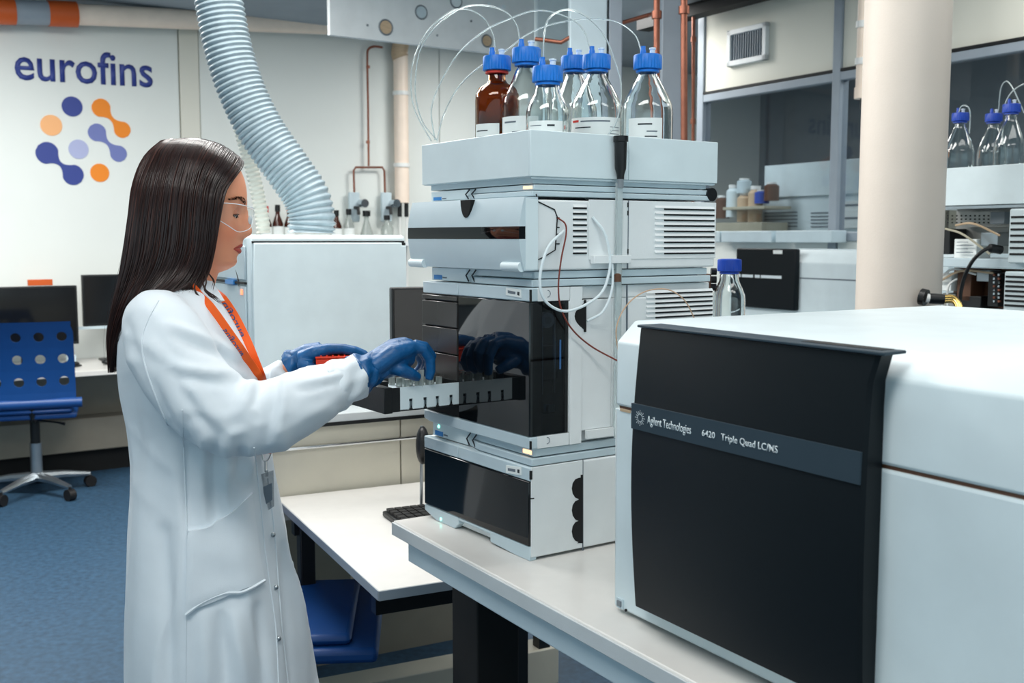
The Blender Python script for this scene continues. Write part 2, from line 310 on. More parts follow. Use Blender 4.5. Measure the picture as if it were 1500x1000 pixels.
dot('joined_dots',[(148,158,14.5*k),(179,190,13*k)],'logo_orange'); dot('joined_dots',[(142,194,14*k),(173.5,225,13*k)],'logo_violet'); dot('joined_dots',[(69,224,17*k),(107,256,16*k)],'logo_navy')
# ceiling pipe along the back wall
cpz=wh(300,28,-.15).z; dz=wh(110,3,-.15)
pp=fthing('ceiling_pipe','long beige drain pipe with orange and grey collars under the ceiling','pipe',FWL)
xa=wh(-30,0,-.15).x; xb=wh(112,20,-.15).x; xc=wh(620,60,-.15).x
def pz_(px,py): return wh(px,py,-.15).z
zl=pz_(110,21); zr=pz_(480,37)
def zi(x): return zl+(zr-zl)*(x-xb)/(wh(480,37,-.15).x-xb)
B('pipe',MB().cyl((xa-.6,-.15,zi(xa-.6)),(xc,-.15,zi(xc)),.062,24),'pipe_beige',pp,smooth=True)
for x0,x1,m,r in ((xb-.16,xb,'pipe_orange',.075),(xb-.34,xb-.16,'trim_grey',.07),(xb-.6,xb-.34,'pipe_orange',.075)):
    B('collar',MB().cyl((x0,-.15,zi(x0)),(x1,-.15,zi(x1)),r,24),m,pp,smooth=True,label=('orange' if m=='pipe_orange' else 'grey')+' collar')
# vertical beige pipe with clips, two black ends
vp=wh(588,200,-.08); vpt=fthing('wall_pipe','upright beige pipe with white clips on the back wall','pipe',FWL)
zb=wh(588,297,-.08).z; B('pipe',MB().cyl((vp.x,-.08,zb),(vp.x,-.08,wh(588,75,-.08).z),.052,24),'pipe_beige',vpt,smooth=True)
B('elbow',MB().tube(cr([(vp.x,-.08,wh(588,85,-.08).z),(vp.x-.01,-.08,wh(588,76,-.08).z),(vp.x,-.13,zi(vp.x)-.02)],4),.058,20),'wood_pale',vpt,smooth=True)
for yy in (137,242): z=wh(588,yy,-.08).z; B('pipe_clip',MB().cyl((vp.x,-.08,z-.014),(vp.x,-.08,z+.014),.06,24),'clip_white',vpt,smooth=True)
for d in (-.02,.035): B('black_tail',MB().cyl((vp.x+d,-.08,zb-.1),(vp.x+d,-.08,zb),.016,12),'black_plastic',vpt,smooth=True); B('cable',MB().cyl((vp.x+d,-.08,1.0),(vp.x+d,-.08,zb-.1),.009,8),'clip_white',vpt,smooth=True)
# copper gas line with two taps
gl=fthing('gas_line','thin copper gas line forking to two laboratory taps on the wall','pipe',FWL)
g=lambda px,py:tuple(wh(px,py,-.05))
B('riser',MB().tube(cr([(wh(560,66,-.05).x,-.05,g(548,68)[2]),g(548,68),g(540,72),g(538,84),g(539,150),g(540,243)],5),.008,8),'copper',gl,smooth=True)
B('fork',MB().tube([g(519,283),g(518,250),g(521,245),g(560,245),g(563,250),g(564,283)],.008,8),'copper',gl,smooth=True)
for yy in (98,208): B('pipe_clip',MB().cyl(g(539,yy-2),g(539,yy+2),.014,10),'copper',gl,smooth=True)
for xx in (519,566):
    c=Vector(g(xx,300)); tp=B('tap_plate',MB().box(c.x-.04,c.x+.04,-.06,-.03,c.z-.12,c.z+.09),'plastic_grey',gl,bevel=.008)
    B('tap_knob',MB().cyl((c.x+.045,-.13,c.z+.01),(c.x+.045,-.06,c.z+.01),.03,16),'chrome',tp,smooth=True); B('tap_spout',MB().tube([(c.x,-.06,c.z-.02),(c.x,-.11,c.z-.02),(c.x,-.12,c.z-.07)],.012,10),'black_plastic',tp,smooth=True)
# suspended panel with round holes
FD=Fr(Vector((-.559,.829,0))*5.0,34.0)
def dh(px,py): return FD.hit(px,py,'y',0)
x0=dh(483,40).x; x1=dh(783,60).x; x2=dh(905,70).x; zlo=dh(483,51).z
sp=fthing('hanging_panel','suspended grey ceiling panel with round openings above the bottles','ceiling panel',FD)
holes=[(565,40,.033,'wood_pale'),(668,2,.03,'print_white'),(617,18,.03,'plastic_grey'),(713,60,.028,'wood_pale'),(716,6,.011,'print_white'),(738,10,.012,'print_white'),(690,31,.006,'dim_grey'),(538,37,.006,'dim_grey'),(640,52,.006,'dim_grey')]
B('panel',MB().box(x0,x1,0,.03,zlo,CEIL),'paint_white',sp,bevel=.003); B('panel',MB().box(x1+.01,x2,-.02,.02,zlo,CEIL),'plastic_white',sp,bevel=.003)
for hx_,hy_,r,m in holes:
    c=dh(hx_,hy_)
    R=[[(c.x+rr*math.cos(.3927*j),yy,c.z+rr*math.sin(.3927*j)) for j in range(16)] for rr,yy in ((r,-.001),(r*1.18,-.006),(r*1.3,-.001))]
    if r>.02: B('ring',MB().rings(R,cap=False),'dim_grey',sp,smooth=True)
    B('opening',MB().cyl((c.x,-.004,c.z),(c.x,-.0005,c.z),r,20),m,sp)
# wall shelf with reagent bottles at the far wall
sz=1.40
xs0=wh(383,340,-.12).x; xs1=wh(600,340,-.12).x
sh=fthing('wall_shelf','white wall shelf behind the tall cabinet carrying reagent bottles','shelf',FWL)
B('board',MB().box(xs0,xs1,-.26,-.002,sz-.03,sz),'paint_white',sh,bevel=.003)
for xx in (xs0+.1,xs1-.1): B('bracket',MB().prism([(-.24,sz-.03),(-.002,sz-.03),(-.002,sz-.2)],'x',xx-.01,xx+.01),'trim_grey',sh)
def flask(px,h,r,body,cap,label,group,kind='bottle',cone=False,liq=None,lab=True):
    c=wh(px,330,-.13); W=FWL.w(c.x,-.13,sz); t=thing('reagent_bottle' if not cone else 'conical_flask',label,kind,W,34,group)
    pr=[(.001,0),(r,0),(r,h*.5),(r*.45,h*.72),(r*.4,h*.8),(r*.4,h*.84)] if not cone else [(.001,0),(r,0),(r*.95,h*.12),(r*.3,h*.7),(r*.3,h*.84)]
    B('body',MB().lathe(pr,n=18,cap=True),body,t,smooth=True); B('cap',MB().lathe([(r*.5,h*.82),(r*.5,h),(.001,h)],n=16,cap=True),cap,t,smooth=True)
    if lab: B('label',MB().lathe([(r+.001,h*.1),(r+.001,h*.42)],n=18),'label_paper',t,smooth=True)
mat('amber_far',(64,24,12),.15,var=.1); mat('clear_far',(205,212,208),.15,trans=.6,var=.05)
flask(390,.24,.036,'amber_far','print_red','amber bottle with red cap on the wall shelf, leftmost of the row','bottles on the wall shelf')
flask(407,.25,.036,'amber_far','black_plastic','amber bottle with black cap next to the leftmost red-capped one','bottles on the wall shelf')
flask(424,.24,.036,'amber_far','pipe_orange','amber bottle with orange cap half behind the grey hose','bottles on the wall shelf')
flask(493,.22,.036,'amber_far','black_plastic','amber bottle with black cap just right of the grey hose','bottles on the wall shelf')
flask(511,.23,.038,'clear_far','black_plastic','clear bottle with black cap below the left gas tap','bottles on the wall shelf')
flask(537,.22,.055,'clear_far','black_plastic','clear conical flask between the two gas taps','bottles on the wall shelf','flask',True,lab=False)
flask(567,.19,.045,'clear_far','black_plastic','clear bottle with black cap below the right gas tap','bottles on the wall shelf',lab=False)
# grey narrow box on wall right
B('socket_box',MB().box(wh(606,330,0).x,wh(618,330,0).x,-.06,-.002,wh(606,345,0).z,wh(606,305,0).z),'trim_grey',bevel=.004,label='small grey socket box on the back wall left of the pump stack',cat='socket').matrix_world=Matrix.Translation(FWL.o)@Matrix.Rotation(FWL.a,4,'Z')
WM=Matrix.Translation(FWL.o)@Matrix.Rotation(FWL.a,4,'Z')
# ------------------------------------------------------------------ desks, monitors, trunking on the left
DZ=.68
dk=fthing('desk','long white wall desk behind the woman with beige lower panel','desk',FWL)
B('desktop',MB().box(-3.0,wh(330,540,-.7).x,-.70,-.004,DZ-.03,DZ),'bench_top',dk,bevel=.003)
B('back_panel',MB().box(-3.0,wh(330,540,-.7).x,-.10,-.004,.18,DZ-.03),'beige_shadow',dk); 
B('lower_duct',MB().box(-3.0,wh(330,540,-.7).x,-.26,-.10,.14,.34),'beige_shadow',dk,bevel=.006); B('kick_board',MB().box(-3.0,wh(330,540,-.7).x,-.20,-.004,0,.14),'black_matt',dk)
B('leg',MB().box(-1.2,-1.15,-.6,-.55,0,DZ-.03),'steel',dk)
tr=fthing('cable_trunking','white cable trunking box along the wall behind the monitors','trunking',FWL)
B('trunking_body',MB().box(-3.0,-.2,-.09,-.004,wh(100,470,-.09).z,wh(100,407,-.09).z),'wall_cream',tr,bevel=.004); B('lower_body',MB().box(-3.0,-.2,-.06,-.004,DZ+.001,wh(100,470,-.09).z),'dim_grey',tr)
B('red_panel',MB().box(wh(40,413,-.09).x,wh(76,413,-.09).x,-.115,-.09,wh(58,418,-.09).z,wh(58,409,-.09).z),'pipe_orange',tr,bevel=.003,label='orange red lid')
def monitor(name,frame,x0,x1,z0,z1,y,label,m='screen_dark',base=True,th=.03,bz=DZ):
    cxm=(x0+x1)/2; P=frame.w(cxm,y,bz); t=thing(name,label,'monitor',P,frame.deg); W=x1-x0
    B('housing',MB().box(-W/2,W/2,-.005,th,z0-bz,z1-bz),'black_plastic',t,bevel=.004); B('screen',MB().box(-W/2+.012,W/2-.012,-.007,-.0055,z0-bz+.018,z1-bz-.012),m,t)
    if base: B('stand',MB().box(-.03,.03,th,th+.02,0.01,z0-bz+.12).box(-.03,.03,.0,th+.02,.008,.02),'black_plastic',t,bevel=.003); B('foot',MB().box(-.12,.12,-.08,.1,0,.012),'black_plastic',t,bevel=.004)
    return t
a=wh(-42,460,-.35); b_=wh(114,460,-.35); monitor('monitor',FWL,a.x,b_.x,wh(60,506,-.35).z,wh(60,419,-.35).z,-.35,'wide black monitor on the desk above the blue chair')
a=wh(121,440,-.25); b_=wh(230,440,-.25); mo=monitor('monitor',FWL,a.x,b_.x,wh(150,477,-.25).z,wh(150,402,-.25).z,-.25,'black monitor on the desk just behind the woman\'s hair')
B('chin_bar',MB().box(-.4,.4,-.006,-.0,wh(150,481,-.25).z-DZ,wh(150,477,-.25).z-DZ),'plastic_grey',mo)
cb=[wh(66,508,-.3),wh(75,512,-.52),wh(88,509,-.52),wh(100,512,-.52),wh(118,513,-.45)]
B('desk_cable',MB().tube(cr([(p.x,p.y,DZ+.008) for p in cb],5),.006,6),'black_plastic',smooth=True,label='black cable lying on the desk under the wide monitor',cat='cable').matrix_world=WM
for i,(px,nm) in enumerate(((103,'left'),(161,'right'))):
    c=wh(px,520,-.45); t=thing('computer_mouse' if i else 'desk_gadget',('dark computer mouse on the desk close to the hair' if i else 'small dark device with grey top on the desk beside the chair back'),'mouse' if i else 'device',FWL.w(c.x,-.45,DZ),34)
    B('body',MB().ell((0,0,.018),(.05,.03,.018)),'black_plastic',t,smooth=True); 
    B('top_block',MB().box(-.02,.03,-.01,.02,.03,.07 if not i else .035),'plastic_grey' if not i else 'black_plastic',t,bevel=.003)
# blue swivel chair
chY=5.35
cc=on_z(58,697,0.1)
CH=Fr((cc.x,cc.y,0),34); 
def chair(P,rot,label,group='blue swivel chairs'):
    t=thing('swivel_chair',label,'chair',P,rot,group)
    W=.225
    # back shell with 3x4 real round holes: built as a grid of cells, each a square frame round a hole
    mb=MB(); nx,nz=4,3; cw=2*W/nx; chh=.125; zb=.53; 
    def Y(x,z): return -.02-.22*(1-(x/W)**2)*.12-.10*((z-.53)/.4)**2
    def V(x,z,s): return (x,Y(x,z)+(s*.012),z)
    H0=.06
    for s in (0,1):
        for i in range(nx):
            for j in range(nz):
                x0=-W+i*cw; z0=zb+H0+j*chh; cx_,cz_=x0+cw/2,z0+chh/2; n=16; sq=[];ci=[]
                for k in range(n):
                    a=2*math.pi*k/n+math.pi/4; c,sn=math.cos(a),math.sin(a); m=max(abs(c),abs(sn)); x=cx_+cw/2*c/m; z=cz_+chh/2*sn/m
                    if abs(x)>W-.001 and z>zb+H0+nz*chh-.03: x=math.copysign(W-.012,x)
                    sq.append(V(x,z,s)); ci.append(V(cx_+.026*c,cz_+.026*sn,s))
                mb.rings([sq,ci],cap=False)
                if s==0: mb.rings([ci,[V(cx_+.026*math.cos(2*math.pi*k/n+math.pi/4),cz_+.026*math.sin(2*math.pi*k/n+math.pi/4),1) for k in range(n)]],cap=False)
        for (za,zc) in ((zb,zb+H0),(zb+H0+nz*chh,zb+H0+nz*chh+.02)):
            R=[[V((-W+2*W*k/10)*(1 if zc<.8 else .96),z,s) for k in range(11)] for z in (za,zc)]; mb.rings(R,closed=False)
    B('backrest',mb,'chair_blue',t,smooth=2)
    B('lower_roll',MB().tube([(-W-.03,-.03,zb),(W+.03,-.03,zb)],.028,14),'chair_blue',t,smooth=True)
    B('seat',MB().box(-W,W,-.02,.36,.44,.475).box(-W*.9,W*.9,-.04,.3,.475,.50),'chair_blue',t,bevel=.015)
    B('side_frame',MB().tube(cr([(0,-.03,.52),(0,-.01,.45),(0,.1,.42),(0,.2,.42)],4),.014,8),'black_plastic',t,smooth=True)
    B('gas_column',MB().cyl((0,.12,.28),(0,.12,.44),.026,16),'black_plastic',t,smooth=True); B('lower_column',MB().cyl((0,.12,.09),(0,.12,.29),.032,16),'steel',t,smooth=True)
    B('lever',MB().tube([(0,.12,.42),(.12,.05,.41),(.16,.04,.40)],[.005,.005,.009],8),'black_plastic',t,smooth=True)
    for k in range(5):
        a=2*math.pi*k/5+.35; c,s_=math.cos(a),math.sin(a); l=B('star_leg',MB().tube([(0,.12,.10),(.14*c,.12+.14*s_,.095),(.29*c,.12+.29*s_,.075)],[.03,.022,.014],8),'steel',t,smooth=True)
        B('caster',MB().cyl((.29*c-.02*s_,.12+.29*s_+.02*c,.032),(.29*c+.02*s_,.12+.29*s_-.02*c,.032),.032,14).cyl((.29*c,.12+.29*s_,.03),(.29*c,.12+.29*s_,.075),.008,8),'caster_black',l,smooth=True)
    return t
ch1=chair((cc.x+.03,cc.y-.12,0),20,'blue swivel chair with round holes in its back at the left desk')
# ------------------------------------------------------------------ low bench with tall cabinet behind the woman
FT=Fr(on_z(415,727,.73),28.4)                    # low wall plane behind small table
def th(px,py,y=0): return FT.hit(px,py,'y',y)
x0=th(300,600).x; x1=th(820,600).x; ZB=th(470,607).z+.73
FT.o.z=0
bn=fthing('low_bench','beige panelled low bench carrying the tall white cabinet','bench',FT)
B('worktop',MB().box(x0,x1,-.01,.75,ZB-.025,ZB),'bench_edge',bn,bevel=.002); B('black_strip',MB().box(x0,x1,-.012,.0,ZB-.032,ZB-.022),'black_plastic',bn)
zmid=th(500,650).z
xj=th(588,640).x
for xa_,xb_ in ((x0,xj),(xj,x1)):
    B('upper_board',MB().box(xa_+.002,xb_-.002,.005,.7,zmid+.003,ZB-.032),'beige_panel',bn,bevel=.002); B('lower_board',MB().box(xa_+.002,xb_-.002,.005,.7,.66,zmid-.003),'beige_panel',bn,bevel=.002)
B('edge_trim',MB().tube([(x0,-.004,zmid),(x1,-.004,zmid)],.005,8),'chrome',bn,smooth=True)
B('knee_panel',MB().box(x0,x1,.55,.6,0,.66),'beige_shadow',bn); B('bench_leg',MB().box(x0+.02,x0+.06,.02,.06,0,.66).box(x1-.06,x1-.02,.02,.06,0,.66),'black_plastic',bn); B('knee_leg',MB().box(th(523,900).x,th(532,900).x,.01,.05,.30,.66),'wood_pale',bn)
# cabinet instrument
cn=FT.hit(371,600,'y',.10); FC=Fr(FT.w(cn.x,.10,ZB),31.0)
def chf(px,py): return FC.hit(px,py,'y',0)
CW=chf(598,400).x; CT=chf(480,344).z; 
cab=fthing('instrument_cabinet','tall white instrument cabinet with grey hose rising from its top','cabinet',FC)
B('body',MB().box(0,CW,.012,.58,.006,CT),'plastic_white',cab,bevel=.012)
B('front_panel',MB().prism([(.012,CT-.022),(CW-.02,CT-.022),(CW-.02,CT-.03),(CW-.006,CT-.03),(CW-.006,.01),(.006,.01),(.006,CT-.14)],'y',-.002,.012),'plastic_white',cab,bevel=.003)
B('seam',MB().box(.01,CW-.01,.004,.0125,CT-.023,CT-.017).box(CW-.028,CW-.008,.0,.0125,CT-.031,CT-.022),'black_line',cab)
ys=.25; B('side_door',MB().box(-.006,.0,.03,.52,.02,CT-.14),'plastic_grey',cab,bevel=.003); B('side_door',MB().box(-.006,.0,.03,.52,CT-.125,CT-.03),'plastic_grey',cab,bevel=.003)
B('side_handle',MB().box(-.012,.0,.12,.2,CT-.139,CT-.127),'blue_tag',cab); B('status_light',MB().box(-.008,-.0055,.05,.066,CT-.165,CT-.150),'led_red',cab)
B('vent_slot',MB().box(-.008,.0,.03,.5,CT-.136,CT-.13),'black_line',cab)
# corrugated hoses
def hose(name,pts,Y,r,nr,label,m,pitch_amp=.005,slant=.0):
    P=[np.array(at(px,py,Y)) for px,py in pts]; C=cr(P,40); L=[0]
    for i in range(1,len(C)): L.append(L[-1]+np.linalg.norm(C[i]-C[i-1]))
    tot=L[-1]; N=nr*7; pts2=[];rr=[]
    for k in range(N+1):
        s=tot*k/N; i=min(max(np.searchsorted(L,s),1),len(L)-1); t=(s-L[i-1])/(L[i]-L[i-1]); pts2.append(C[i-1]*(1-t)+C[i]*t); ph_=k/7*2*math.pi; rr.append(r+pitch_amp*(abs(math.cos(ph_/2))**1.5*2-1)*.8)
    mb=MB(); mb.tube(pts2,rr,40,cap=False)
    return B(name,mb,m,smooth=2,world=True,label=label,cat='hose')
HY=3.42
hose('ventilation_hose',[(300,-140),(309,-60),(320,0),(334,70),(353,130),(382,190),(420,245),(447,285),(456,315),(456,341)],HY,.0715,66,'thick grey corrugated ventilation hose curving down onto the cabinet','hose_grey')
hose('thin_hose',[(300,-60),(322,60),(350,180),(372,260),(384,320),(386,341)],3.55,.022,60,'thin cream hose running behind the thick grey one','wall_cream',.002)
# small white table with keyboard and monitor
TA=on_z(555,865,.73); FTb=Fr((TA.x,TA.y,0),26.0)
tb=fthing('side_table','small white table standing between the woman and the pump stack','table',FTb)
B('tabletop',MB().box(0,.72,0,.855,.708,.73),'bench_top',tb,bevel=.002); B('edge_band',MB().box(-.0015,.001,.002,.853,.709,.7285).box(0,.72,-.0015,.001,.709,.7285),'trim_grey',tb)
B('under_rail',MB().box(.02,.7,.08,.11,.65,.707).box(.02,.7,.74,.77,.65,.707),'black_plastic',tb)
for xx,yy in ((.03,.72),(.66,.1),(.66,.72)): B('leg',MB().box(xx,xx+.04,yy,yy+.04,0,.707),'black_plastic',tb,bevel=.003)
kb0=on_z(562,745,.752); FK=Fr((kb0.x,kb0.y,.7305),26)
kb=fthing('keyboard','black keyboard lying on the small white table','keyboard',FK)
kc=FK.hit(562,745,'z',.02)
B('base',MB().prism([(0,0),(0,.006),(.15,.022),(.15,0)],'y',-.43,.012),'black_plastic',kb,bevel=.003) if False else B('base',MB().box(0,.43,-.13,.012,0,.014),'black_plastic',kb,bevel=.004)
for j in range(5):
    for i in range(20):
        B('key',MB().prism([(.008+i*.0208,-.122+j*.0258),(.0255+i*.0208,-.122+j*.0258),(.0255+i*.0208,-.101+j*.0258),(.008+i*.0208,-.101+j*.0258)],'z',.014,.0215),'caster_black',kb)
mo2=Fr(FTb.w(.36,.62,.73),20)
a=mo2.hit(574,450,'y',0); ztop=mo2.hit(574,421,'y',0).z; zbt=mo2.hit(574,592,'y',0).z
t=thing('monitor','dark flat monitor half hidden behind the pump stack, facing the gloved hands','monitor',mo2.o,mo2.deg)
B('housing',MB().box(a.x,a.x+.50,0,.03,zbt,ztop),'black_plastic',t,bevel=.004); B('screen',MB().box(a.x+.006,a.x+.49,-.003,-.0005,zbt+.012,ztop-.006),'drawer_dark',t)
B('stand',MB().box(a.x+.2,a.x+.26,.03,.05,.01,zbt+.15),'black_plastic',t,bevel=.003); B('foot',MB().box(a.x+.12,a.x+.34,-.06,.12,0,.012),'black_plastic',t,bevel=.004)
# headset-like black lamp base seen left of the stack bottom
p=on_z(617,747,.7305); hs=thing('headset_stand','black object on a thin stand beside the lower left of the pump stack','stand',p)
B('post',MB().cyl((0,0,0),(.003,0,.22),.004,8),'steel',hs,smooth=True); B('head',MB().ell((.005,0,.17),(.018,.03,.05)),'black_plastic',hs,smooth=True); B('base',MB().cyl((0,0,0),(0,0,.006),.03,16),'black_plastic',hs,smooth=True)
# under-table: second chair, floor beams
c2=on_z(490,1010,0); ch2=copy_tree(ch1,label='blue swivel chair tucked under the small white table behind the coat'); ch2.location=(-.70,2.56,0); ch2.scale=(1.04,1.04,1.04); ch2.rotation_euler=(0,0,math.radians(-85))
q=FTb.w(.62,.86,0)
rl=B('rail_cover',MB().box(-.1,.9,.0,.10,.02,.14),'beige_panel',bevel=.004,label='pale skirting duct low on the floor beneath the small table',cat='duct'); rl.location=FTb.w(.0,.90,0); rl.rotation_euler=(0,0,math.radians(26))
# ------------------------------------------------------------------ main bench
BO=on_z(576,762,.9); FB=Fr((BO.x,BO.y,0),31.05)
bh=lambda px,py,axis='x',v=0:FB.hit(px,py,axis,v)
LB=2.6
mbn=fthing('lab_bench','long white laboratory bench carrying the pump stack and the big instrument','bench',FB)
B('worktop',MB().box(0,.85,-LB,0,.872,.9),'bench_top',mbn,bevel=.0025)
B('edge_strip',MB().box(-.004,.0005,-LB,-.001,.8735,.8975),'bench_edge',mbn,bevel=.001)
zA0=bh(589,823).z; yA=bh(589,800).y
B('apron',MB().box(.012,.03,-LB,yA,zA0,.872).box(.03,.8,yA-.02,yA,zA0,.872),'bench_apron',mbn,bevel=.002)
lx=bh(662,905,'x',.10); 
l1=FB.hit(662,900,'x',.10).y; l2=FB.hit(699,900,'x',.10).y
B('leg',MB().box(.10,.19,min(l1,l2),max(l1,l2),0,.872),'black_matt',mbn,bevel=.003); B('leg',MB().box(.6,.7,-.2,-.13,0,.872),'black_matt',mbn,bevel=.003)
B('leg',MB().box(.10,.19,-1.15,-1.07,0,.872),'black_matt',mbn,bevel=.003); B('leg',MB().box(.6,.7,-1.15,-1.07,0,.872),'black_matt',mbn,bevel=.003)
B('cross_beam',MB().box(.12,.17,-1.1,-.1,.30,.34),'black_matt',mbn); B('foot_beam',MB().box(.1,.75,l1-.03,l1+.01,.05,.1),'black_matt',mbn)
B('grey_side_leg',MB().box(.22,.26,-.75,-.71,0,.872),'bench_apron',mbn)
FBW=Matrix.Translation(FB.o)@Matrix.Rotation(FB.a,4,'Z')
# bucket: cable reel strips on floor
B('cable_bundle',MB().tube(cr([FB.w(.3,.35,.012),FB.w(.32,.0,.012),FB.w(.42,-.4,.012),FB.w(.38,-.9,.012)],8),.012,8),'black_plastic',smooth=True,world=True,label='thick black cable on the floor under the laboratory bench',cat='cable')
# ================================================================== PUMP STACK
SO=on_z(776,822,.9); FS=Fr(SO,34.06)
F=lambda px,py,x=0:(lambda h:(h.y,h.z))(FS.hit(px,py,'x',x))
S=lambda px,py,y=0:(lambda h:(h.x,h.z))(FS.hit(px,py,'y',y))
SW,SD=.351,.408
def sfeat(name,poly,m,parent,out=.0012,inn=0,**k):   # feature on the side face (y=0)
    return B(name,MB().prism([S(*p) for p in poly],'y',-out,inn),m,parent,**k)
def ffeat(name,poly,m,parent,out=.0012,inn=0,**k):
    return B(name,MB().prism([F(*p) for p in poly],'x',-out,inn),m,parent,**k)
def tagplate(parent,px,py):
    ffeat('name_plate',[(px,py),(px+22,py+3),(px+22,py+15),(px,py+11)],'label_paper',parent,.0014)
    ffeat('plate_print',[(px+3,py+4),(px+14,py+6),(px+14,py+10),(px+3,py+8)],'print_grey',parent,.0017); ffeat('plate_code',[(px+17,py+6),(px+20,py+6.5),(px+20,py+12),(px+17,py+11)],'print_dark',parent,.0017)
def screw(parent,px,py,side=True):
    x,z=S(px,py); pts=[(x+.0055*math.cos(t),z+.0055*math.sin(t)) for t in np.linspace(-1.6,1.6,9)]; pts=[(a_,-.0004,b2) for a_,b2 in pts]
    B('screw_mark',MB().tube(pts,.0006,5),'print_grey',parent)
# --- column compartment
z1=F(777,686)[1]
m1=fthing('column_module','lowest white module of the stack with wide dark door and scalloped side opening','instrument',FS)
B('housing',MB().box(.012,SD,.0,SW,.004,z1),'paint_white',m1,bevel=.003)
B('side_panel',MB().box(.002,S(853,740)[0],-.001,.001,.006,z1+.001),'paint_white',m1,bevel=.0008)
sx=F(671,700)[0]
for a_,b2 in ((0,sx-.0006),(sx+.0006,SW)):
    B('top_band',MB().box(.0,.014,a_,b2,F(777,706)[1],z1),'plastic_grey',m1,bevel=.002)
B('dark_door',MB().box(-.001,.012,.0015,SW-.0015,F(777,801)[1],F(777,706)[1]-.001),'door_gloss',m1,bevel=.0015)
zb_=F(777,801)[1]-.001
B('base_band',MB().prism([(0,0),(0,zb_),(sx-.0006,zb_),(sx-.0006,.018),(.16,.018),(.12,.018),(.12,.004),(.04,.0)],'x',.0,.014),'plastic_grey',m1,bevel=.0015)
B('base_band',MB().prism([(sx+.0006,.018),(sx+.0006,zb_),(SW,zb_),(SW,.012),(.305,.0),(.24,.0),(.225,.012)],'x',.0,.014),'plastic_grey',m1,bevel=.0015)
B('status_light',MB().cyl((-.001,F(646,760)[0],F(646,760)[1]),(.001,F(646,760)[0],F(646,760)[1]),.003,10),'led_green',m1)
sc=[(850,695),(853,695),(853,795),(845,795)]
for cy in (778,747,715):
    for k in range(7):
        a_=math.pi/2+math.pi*k/6; sc.append((847+10*math.cos(a_),cy+15.5*math.sin(a_)))
sc+= [(850,699)]
sfeat('scalloped_opening',sc,'black_matt',m1,.0016)
B('side_hinge',MB().box(-.001,.004,-.0015,.0,F(777,706)[1]+.004,z1-.004),'black_line',m1)
tagplate(m1,742,681); screw(m1,800,694); screw(m1,800,805)
for px_,py_ in ((780,730),):
    sfeat('pin_mark',[(777,729),(782,728.5),(782,730.5),(777,731)],'black_line',m1)
sfeat('rear_seam',[(853,673),(854,673),(854,810),(853,810)],'print_grey',m1,.0011)
# --- slabs between modules
def slab(zA,zB,label,blue,led=None,name='interface_tray',cutpx=None):
    t=thing(name,label,'instrument tray',FS.w(0,0,zA),FS.deg); h=zB-zA
    B('upper_shell',MB().prism([(.012,.006),(SD-.012,.006),(SD-.012,.33),(.035,.33),(.012,.17)],'z',h*.52,h-.0005),'plastic_grey',t,bevel=.0015)
    B('lower_shell',MB().prism([(.006,.003),(SD-.006,.003),(SD-.006,.34),(.045,.34),(.006,.165)],'z',.0005,h*.46),'plastic_grey',t,bevel=.0015)
    B('gap',MB().box(.03,SD-.03,.012,.30,h*.40,h*.58),'black_line',t)
    B('left_shell',MB().prism([(.012,.215),(.03,.19),(.2,.19),(.2,.338),(.012,.338)],'z',.001,h-.001),'plastic_white',t,bevel=.0015)
    B('blue_badge',MB().box(.0108,.0122,.30,.328,h*.12,h*.42),'blue_tag',t); B('badge_print',MB().box(.0112,.0122,.283,.297,h*.22,h*.3),'print_grey',t)
    B('pale_tag',MB().box(.0108,.0122,.012,.036,h*.64,h*.86),'led_orange' if led else 'plastic_white',t)
    if led=='g': B('status_light',MB().cyl((.0105,.315,h*.72),(.0125,.315,h*.72),.003,8),'led_green',t)
    for yy in (.205,.185): B('catch',MB().tube([(.011,yy,h*.1),(.009,yy+.006,h*.5),(.011,yy-.004,h*.9)],.0014,6),'print_dark',t,smooth=True)
    return t
z2=F(777,659)[1]; slab(z1+.001,z2-.001,'thin grey interface slab directly under the sample drawer module','b','g')
# --- sampler
z3=F(777,422)[1]
m2=thing('sampler_module','tall sampler module with dark wraparound door and an opened drawer','instrument',FS.w(0,0,z2),FS.deg)
zz=lambda py:F(777,py)[1]-z2
H=z3-z2; zd0,zd1=zz(640),zz(443); sx=F(671.6,500)[0]; wx=S(831.5,540)[0]
hb=MB(); hb.box(.015,SD,.012,SW,0,zd0-.001).box(.015,SD,.012,SW,zd1+.001,H).box(.17,SD,.0,SW,zd0-.001,zd1+.001).box(wx+.002,.17,.0,.004,zd0-.001,zd1+.001); B('housing',hb,'paint_white',m2,bevel=.002)
hb=MB().box(.015,wx+.004,.0,.012,0,zd0-.001).box(.015,wx+.004,.0,.012,zd1+.001,H).box(wx+.004,S(852,500)[0],-.0012,.0,0,H); B('side_panel',hb,'paint_white',m2,bevel=.001)
for a_,b2 in ((0,sx-.0006),(sx+.0006,SW)): B('top_band',MB().box(0,.016,a_,b2,zd1+.001,H),'plastic_grey',m2,bevel=.002)
B('base_band',MB().prism([(0,0),(0,zd0-.001),(SW,zd0-.001),(SW,.004),(.33,0)],'x',0,.016),'plastic_grey',m2,bevel=.002)
